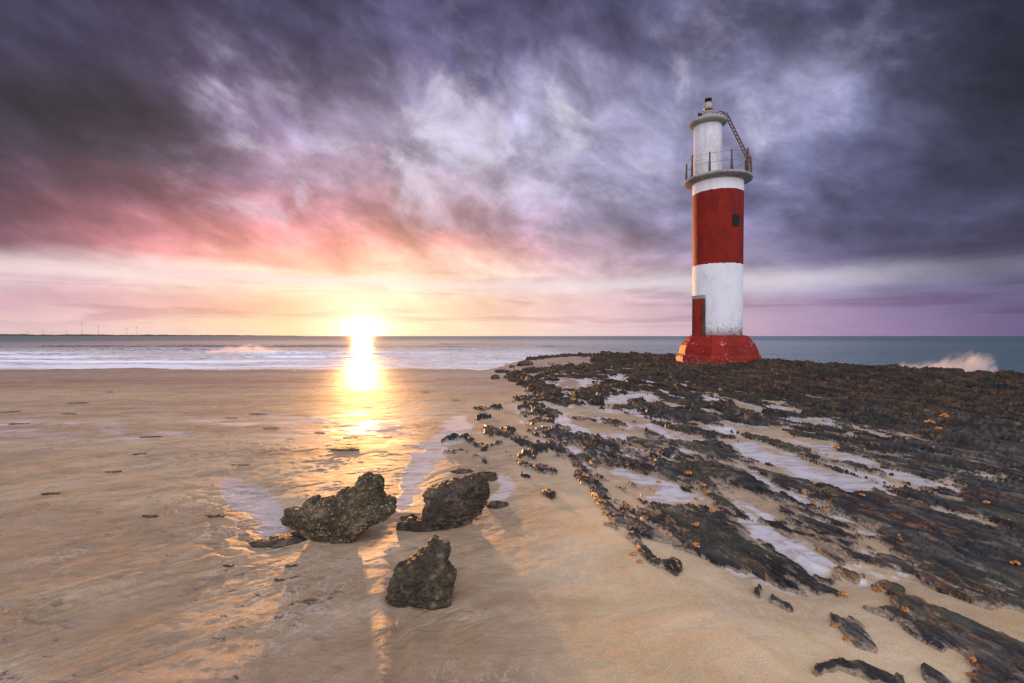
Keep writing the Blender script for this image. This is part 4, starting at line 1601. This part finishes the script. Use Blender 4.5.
OLAB = {
    5: 'orange sponge lump heading the thin dark ledge that runs out into the cream sand',
    6: 'orange sponge at the top left of the cluster beside the middle pool',
    8: 'largest orange sponge lump in the cluster beside the middle pool',
    15: 'orange-yellow sponge on the ledge under the long pale pool',
    17: 'orange sponge ending the row below the long pale pool',
    19: 'lone orange sponge high on the dark right-hand reef',
    22: 'orange sponge at the right edge of the photo, half way down the reef',
    23: 'orange sponge at the upper tip of the big foreground slab',
    24: 'wide orange sponge in the crook of the big foreground slab',
    25: 'orange sponge on the low dark band just above the small foreground slab',
    26: 'orange sponge on the upper corner of the small foreground slab',
    27: 'orange sponge on the lower left rim of the small foreground slab',
    28: 'orange sponge in the notch of the big slab near the bottom right corner',
    29: 'lowest orange sponge, in the bottom right corner of the photo',
    35: 'yellow-brown sponge on the brown far reef, leftmost of four there',
    36: 'yellow-brown sponge on the far reef, centre of its small group',
}


def orange(i, u, v, w):
    X, Y = ground(u, v, 0.03)
    for _ in range(3):
        a = np.array([[X]])
        c = np.array([[Y]])
        hs = sand_height(a, c)
        hr = reef_height(a, c, hs)[0]
        z = float(max(hs[0, 0], hr[0, 0]))
        X, Y = ground(u, v, z + 0.015)
    k = Y / FPX
    r = w * k * 0.5
    rnd = random.Random(i)
    verts, faces = [], []
    bm = bmesh.new()
    for j in range(12):
        a = rnd.random() * 6.28
        q = rnd.random() ** .6 * r
        s = r * rnd.uniform(0.22, 0.42)
        res = bmesh.ops.create_icosphere(bm, subdivisions=2, radius=s)
        off = Vector((math.cos(a) * q * .75, math.sin(a) * q * .6, (r * 0.75 - q * .6) * rnd.uniform(.2, 1)))
        for vv in res['verts']:
            vv.co.z *= .75
            vv.co += off + Vector((rnd.uniform(-1, 1), rnd.uniform(-1, 1), rnd.uniform(-1, 1))) * s * .16
    o = obj('orange_sponge', bm, M_OR, smooth=True)
    o.location = (X, Y, z + r * .05)
    tag(o, OLAB.get(i, 'small lumpy orange sponge on the broken ledges between the cream sand and the pools'), 'sponge', 'orange sponges on the reef ledges')
    return o


for i, (u, v, w) in enumerate(ORG):
    orange(i, u, v, w)

# ------------------------------------------------------------------ spray of breaking waves
def spray(label, u0, u1, vtop, vbase, Yc, depth, prof, dens, streak, seed):
    """a cloud of fine droplets: a closed lumpy hull filled with scattering mist"""
    x0, _, zt_ = at_depth(u0, vtop, Yc)
    x1, _, _ = at_depth(u1, vtop, Yc)
    zb_ = at_depth(u0, vbase, Yc)[2]
    W, H = x1 - x0, zt_ - zb_
    m = bpy.data.materials.new('spray_mist')
    m.use_nodes = True
    nt = NT(m.node_tree)
    nt.n.remove(nt.n.get('Principled BSDF'))
    pv = nt.n.new('ShaderNodeVolumePrincipled')
    pv.inputs['Color'].default_value = (1.0, 0.95, 0.95, 1)
    pv.inputs['Anisotropy'].default_value = 0.35
    p = nt.n.new('ShaderNodeTexCoord').outputs['Object']
    x, y, z = nt.sep(p)[0:3]
    xn = nt.math('DIVIDE', x, W)
    zn = nt.math('DIVIDE', z, H)
    yn = nt.math('DIVIDE', y, depth)
    top = nt.sep(nt.ramp(xn, [(a_, (h_, h_, h_)) for a_, h_ in prof], 'B_SPLINE'))[0]
    wv = nt.vmath('ADD', nt.comb(nt.math('SUBTRACT', xn, nt.math('MULTIPLY', zn, streak[2])), yn, zn), (seed, 0, 0))
    st = nt.noise(nt.vmath('MULTIPLY', wv, (streak[0], 3.0, streak[1])), 1.0, 5, 0.6, 0.3)
    big = nt.noise(nt.vmath('MULTIPLY', wv, (5.0, 2.0, 3.0)), 1.0, 3, 0.5, 0.3)
    lim = nt.math('MULTIPLY', top, nt.mr(st, 0.34, 0.66, 0.30, 1.20, smooth=False))
    f = nt.mr(nt.math('SUBTRACT', lim, zn), -0.02, 0.45)
    f = nt.math('MULTIPLY', f, nt.mr(nt.math('ABSOLUTE', yn), 0.48, 0.15))
    f = nt.math('MULTIPLY', f, nt.mr(st, 0.42, 0.62, 0.05, 1.0))
    f = nt.math('MULTIPLY', f, nt.mr(big, 0.3, 0.6, 0.4, 1.0))
    nt.put(pv.inputs['Density'], nt.math('MULTIPLY', f, dens))
    nt.l.new(pv.outputs[0], nt.n.get('Material Output').inputs['Volume'])
    bm = bmesh.new()
    n, k = 40, 12
    rows = []
    for i in range(n + 1):
        xx = i / n
        pr = np.interp(xx, [q[0] for q in prof], [q[1] for q in prof]) * 1.1 + 0.08
        e = min(1.0, 6 * min(xx, 1 - xx) + 0.02)
        rows.append([bm.verts.new((xx * W, math.cos(math.pi * j / k) * depth * .5 * e, math.sin(math.pi * j / k) ** .6 * H * pr * (0.3 + 0.7 * e))) for j in range(k + 1)])
    for A, B in zip(rows[:-1], rows[1:]):
        for j in range(k):
            bm.faces.new((A[j], B[j], B[j + 1], A[j + 1]))
        bm.faces.new((A[0], A[k], B[k], B[0]))
    bm.faces.new(rows[0][::-1])
    bm.faces.new(rows[-1])
    o = obj('wave_spray', bm, m, smooth=True)
    o.location = (x0, Yc, zb_)
    tag(o, label, 'sea spray')
    return o


spray('pinkish burst of sea spray thrown up behind the right side of the reef', 898, 994, 350, 373, 20.5, 2.0,
      [(0, .25), (.1, .62), (.16, .35), (.25, .60), (.33, .40), (.5, .62), (.72, .92), (.88, .95), (1, .35)], 4.2, (48.0, 1.5, 0.14), 1.3)
spray('pale mist of spray over a wave breaking offshore, left of the sun', 205, 300, 341, 352.5, 52.0, 5.0,
      [(0, .15), (.2, .5), (.45, .85), (.65, .7), (.85, .35), (1, .1)], 0.9, (9.0, 2.0, 0.05), 4.1)

# ------------------------------------------------------------------ far shore and wind turbines
M_LAND, nt, b = material('far_land')
nt.put(b.inputs['Base Color'], nt.mix(nt.noise(nt.pos(), 0.02, 4), (0.05, 0.045, 0.03), (0.09, 0.075, 0.045)))
b.inputs['Roughness'].default_value = 0.9


def headland():
    bm = bmesh.new()
    n = 240
    D0, D1 = 4200.0, 5200.0
    rows = []
    for i in range(n + 1):
        u = -260 + (306 + 260) * i / n
        t = (306 - u) / 306
        env = min(1.0, max(0.0, t)) ** 0.45
        h = 19.0 * env * (0.86 + 0.10 * math.sin(u * 0.09) + 0.05 * math.sin(u * .31)) + 3.2 * (float(pn2(np.array([u * 0.9]), np.array([0.5]), 3)[0]) + .3) * env
        row = []
        for D, hh in ((D0 - 60, -2.0), (D0, h * .55), (D0 + 80, h), (D1, h * .9), (D1 + 300, -2)):
            x = (u - 512) / FPX * D
            row.append(bm.verts.new((x, D, SEA_Z + hh)))
        rows.append(row)
    for a, c in zip(rows[:-1], rows[1:]):
        for k in range(4):
            bm.faces.new((a[k], c[k], c[k + 1], a[k + 1]))
    o = obj('far_coast', bm, M_LAND)
    o['kind'] = 'structure'


headland()
M_TURB = paint('turbine_paint', (0.45, 0.42, 0.42), (0.40, 0.38, 0.38), 0.2)


def turbine(u, vtop, D, rot, label):
    x = (u - 512) / FPX * D
    H = (335 - vtop) * D / FPX
    root = empty('wind_turbine', (x, D, 10))
    tag(root, label, 'wind turbine', 'wind turbines on the far coast')
    bm = bmesh.new()
    lathe(bm, [(1.9, -5), (1.1, H)], 12)
    obj('tower', bm, M_TURB, root)
    bm = bmesh.new()
    box(bm, (0, 0, H), (3.6, 9, 3.8), 0, 0.4)
    obj('nacelle', bm, M_TURB, root)
    L = H * 0.42
    for k in range(3):
        a = rot + k * 2 * math.pi / 3
        d = Vector((math.cos(a), 0, math.sin(a)))
        s = Vector((-math.sin(a), 0, math.cos(a)))
        c = Vector((0, -5.5, H))
        bm = bmesh.new()
        w0, w1 = 1.4, 0.5
        q = []
        for (f, w) in ((0, w0 * .6), (.2, w0), (1, w1)):
            p = c + d * L * f
            q.append([bm.verts.new(p + s * w), bm.verts.new(p + Vector((0, .5, 0))), bm.verts.new(p - s * w * .5), bm.verts.new(p - Vector((0, .5, 0)))])
        for A, B in zip(q[:-1], q[1:]):
            for j in range(4):
                bm.faces.new((A[j], A[(j + 1) % 4], B[(j + 1) % 4], B[j]))
        bm.faces.new(q[0])
        bm.faces.new(q[-1][::-1])
        obj('blade', bm, M_TURB, root)


turbine(82, 323.5, 4300, R(90), 'tallest white wind turbine on the low far coast, second pole from the left cluster')
turbine(98.5, 326, 4500, R(40), 'second tallest wind turbine on the far coast, just right of the tallest')
turbine(127, 328.5, 5000, R(75), 'small distant wind turbine, third from the tallest toward the sun')
turbine(137, 327, 5000, R(15), 'small distant wind turbine nearest the sun on the far coast')
turbine(43, 330.5, 5000, R(60), 'tiny wind turbine left of the two tall ones on the coast')
turbine(28, 331.5, 5000, R(20), 'leftmost tiny wind turbine on the far coast')
turbine(67, 331, 5000, R(100), 'tiny wind turbine directly left of the tallest')
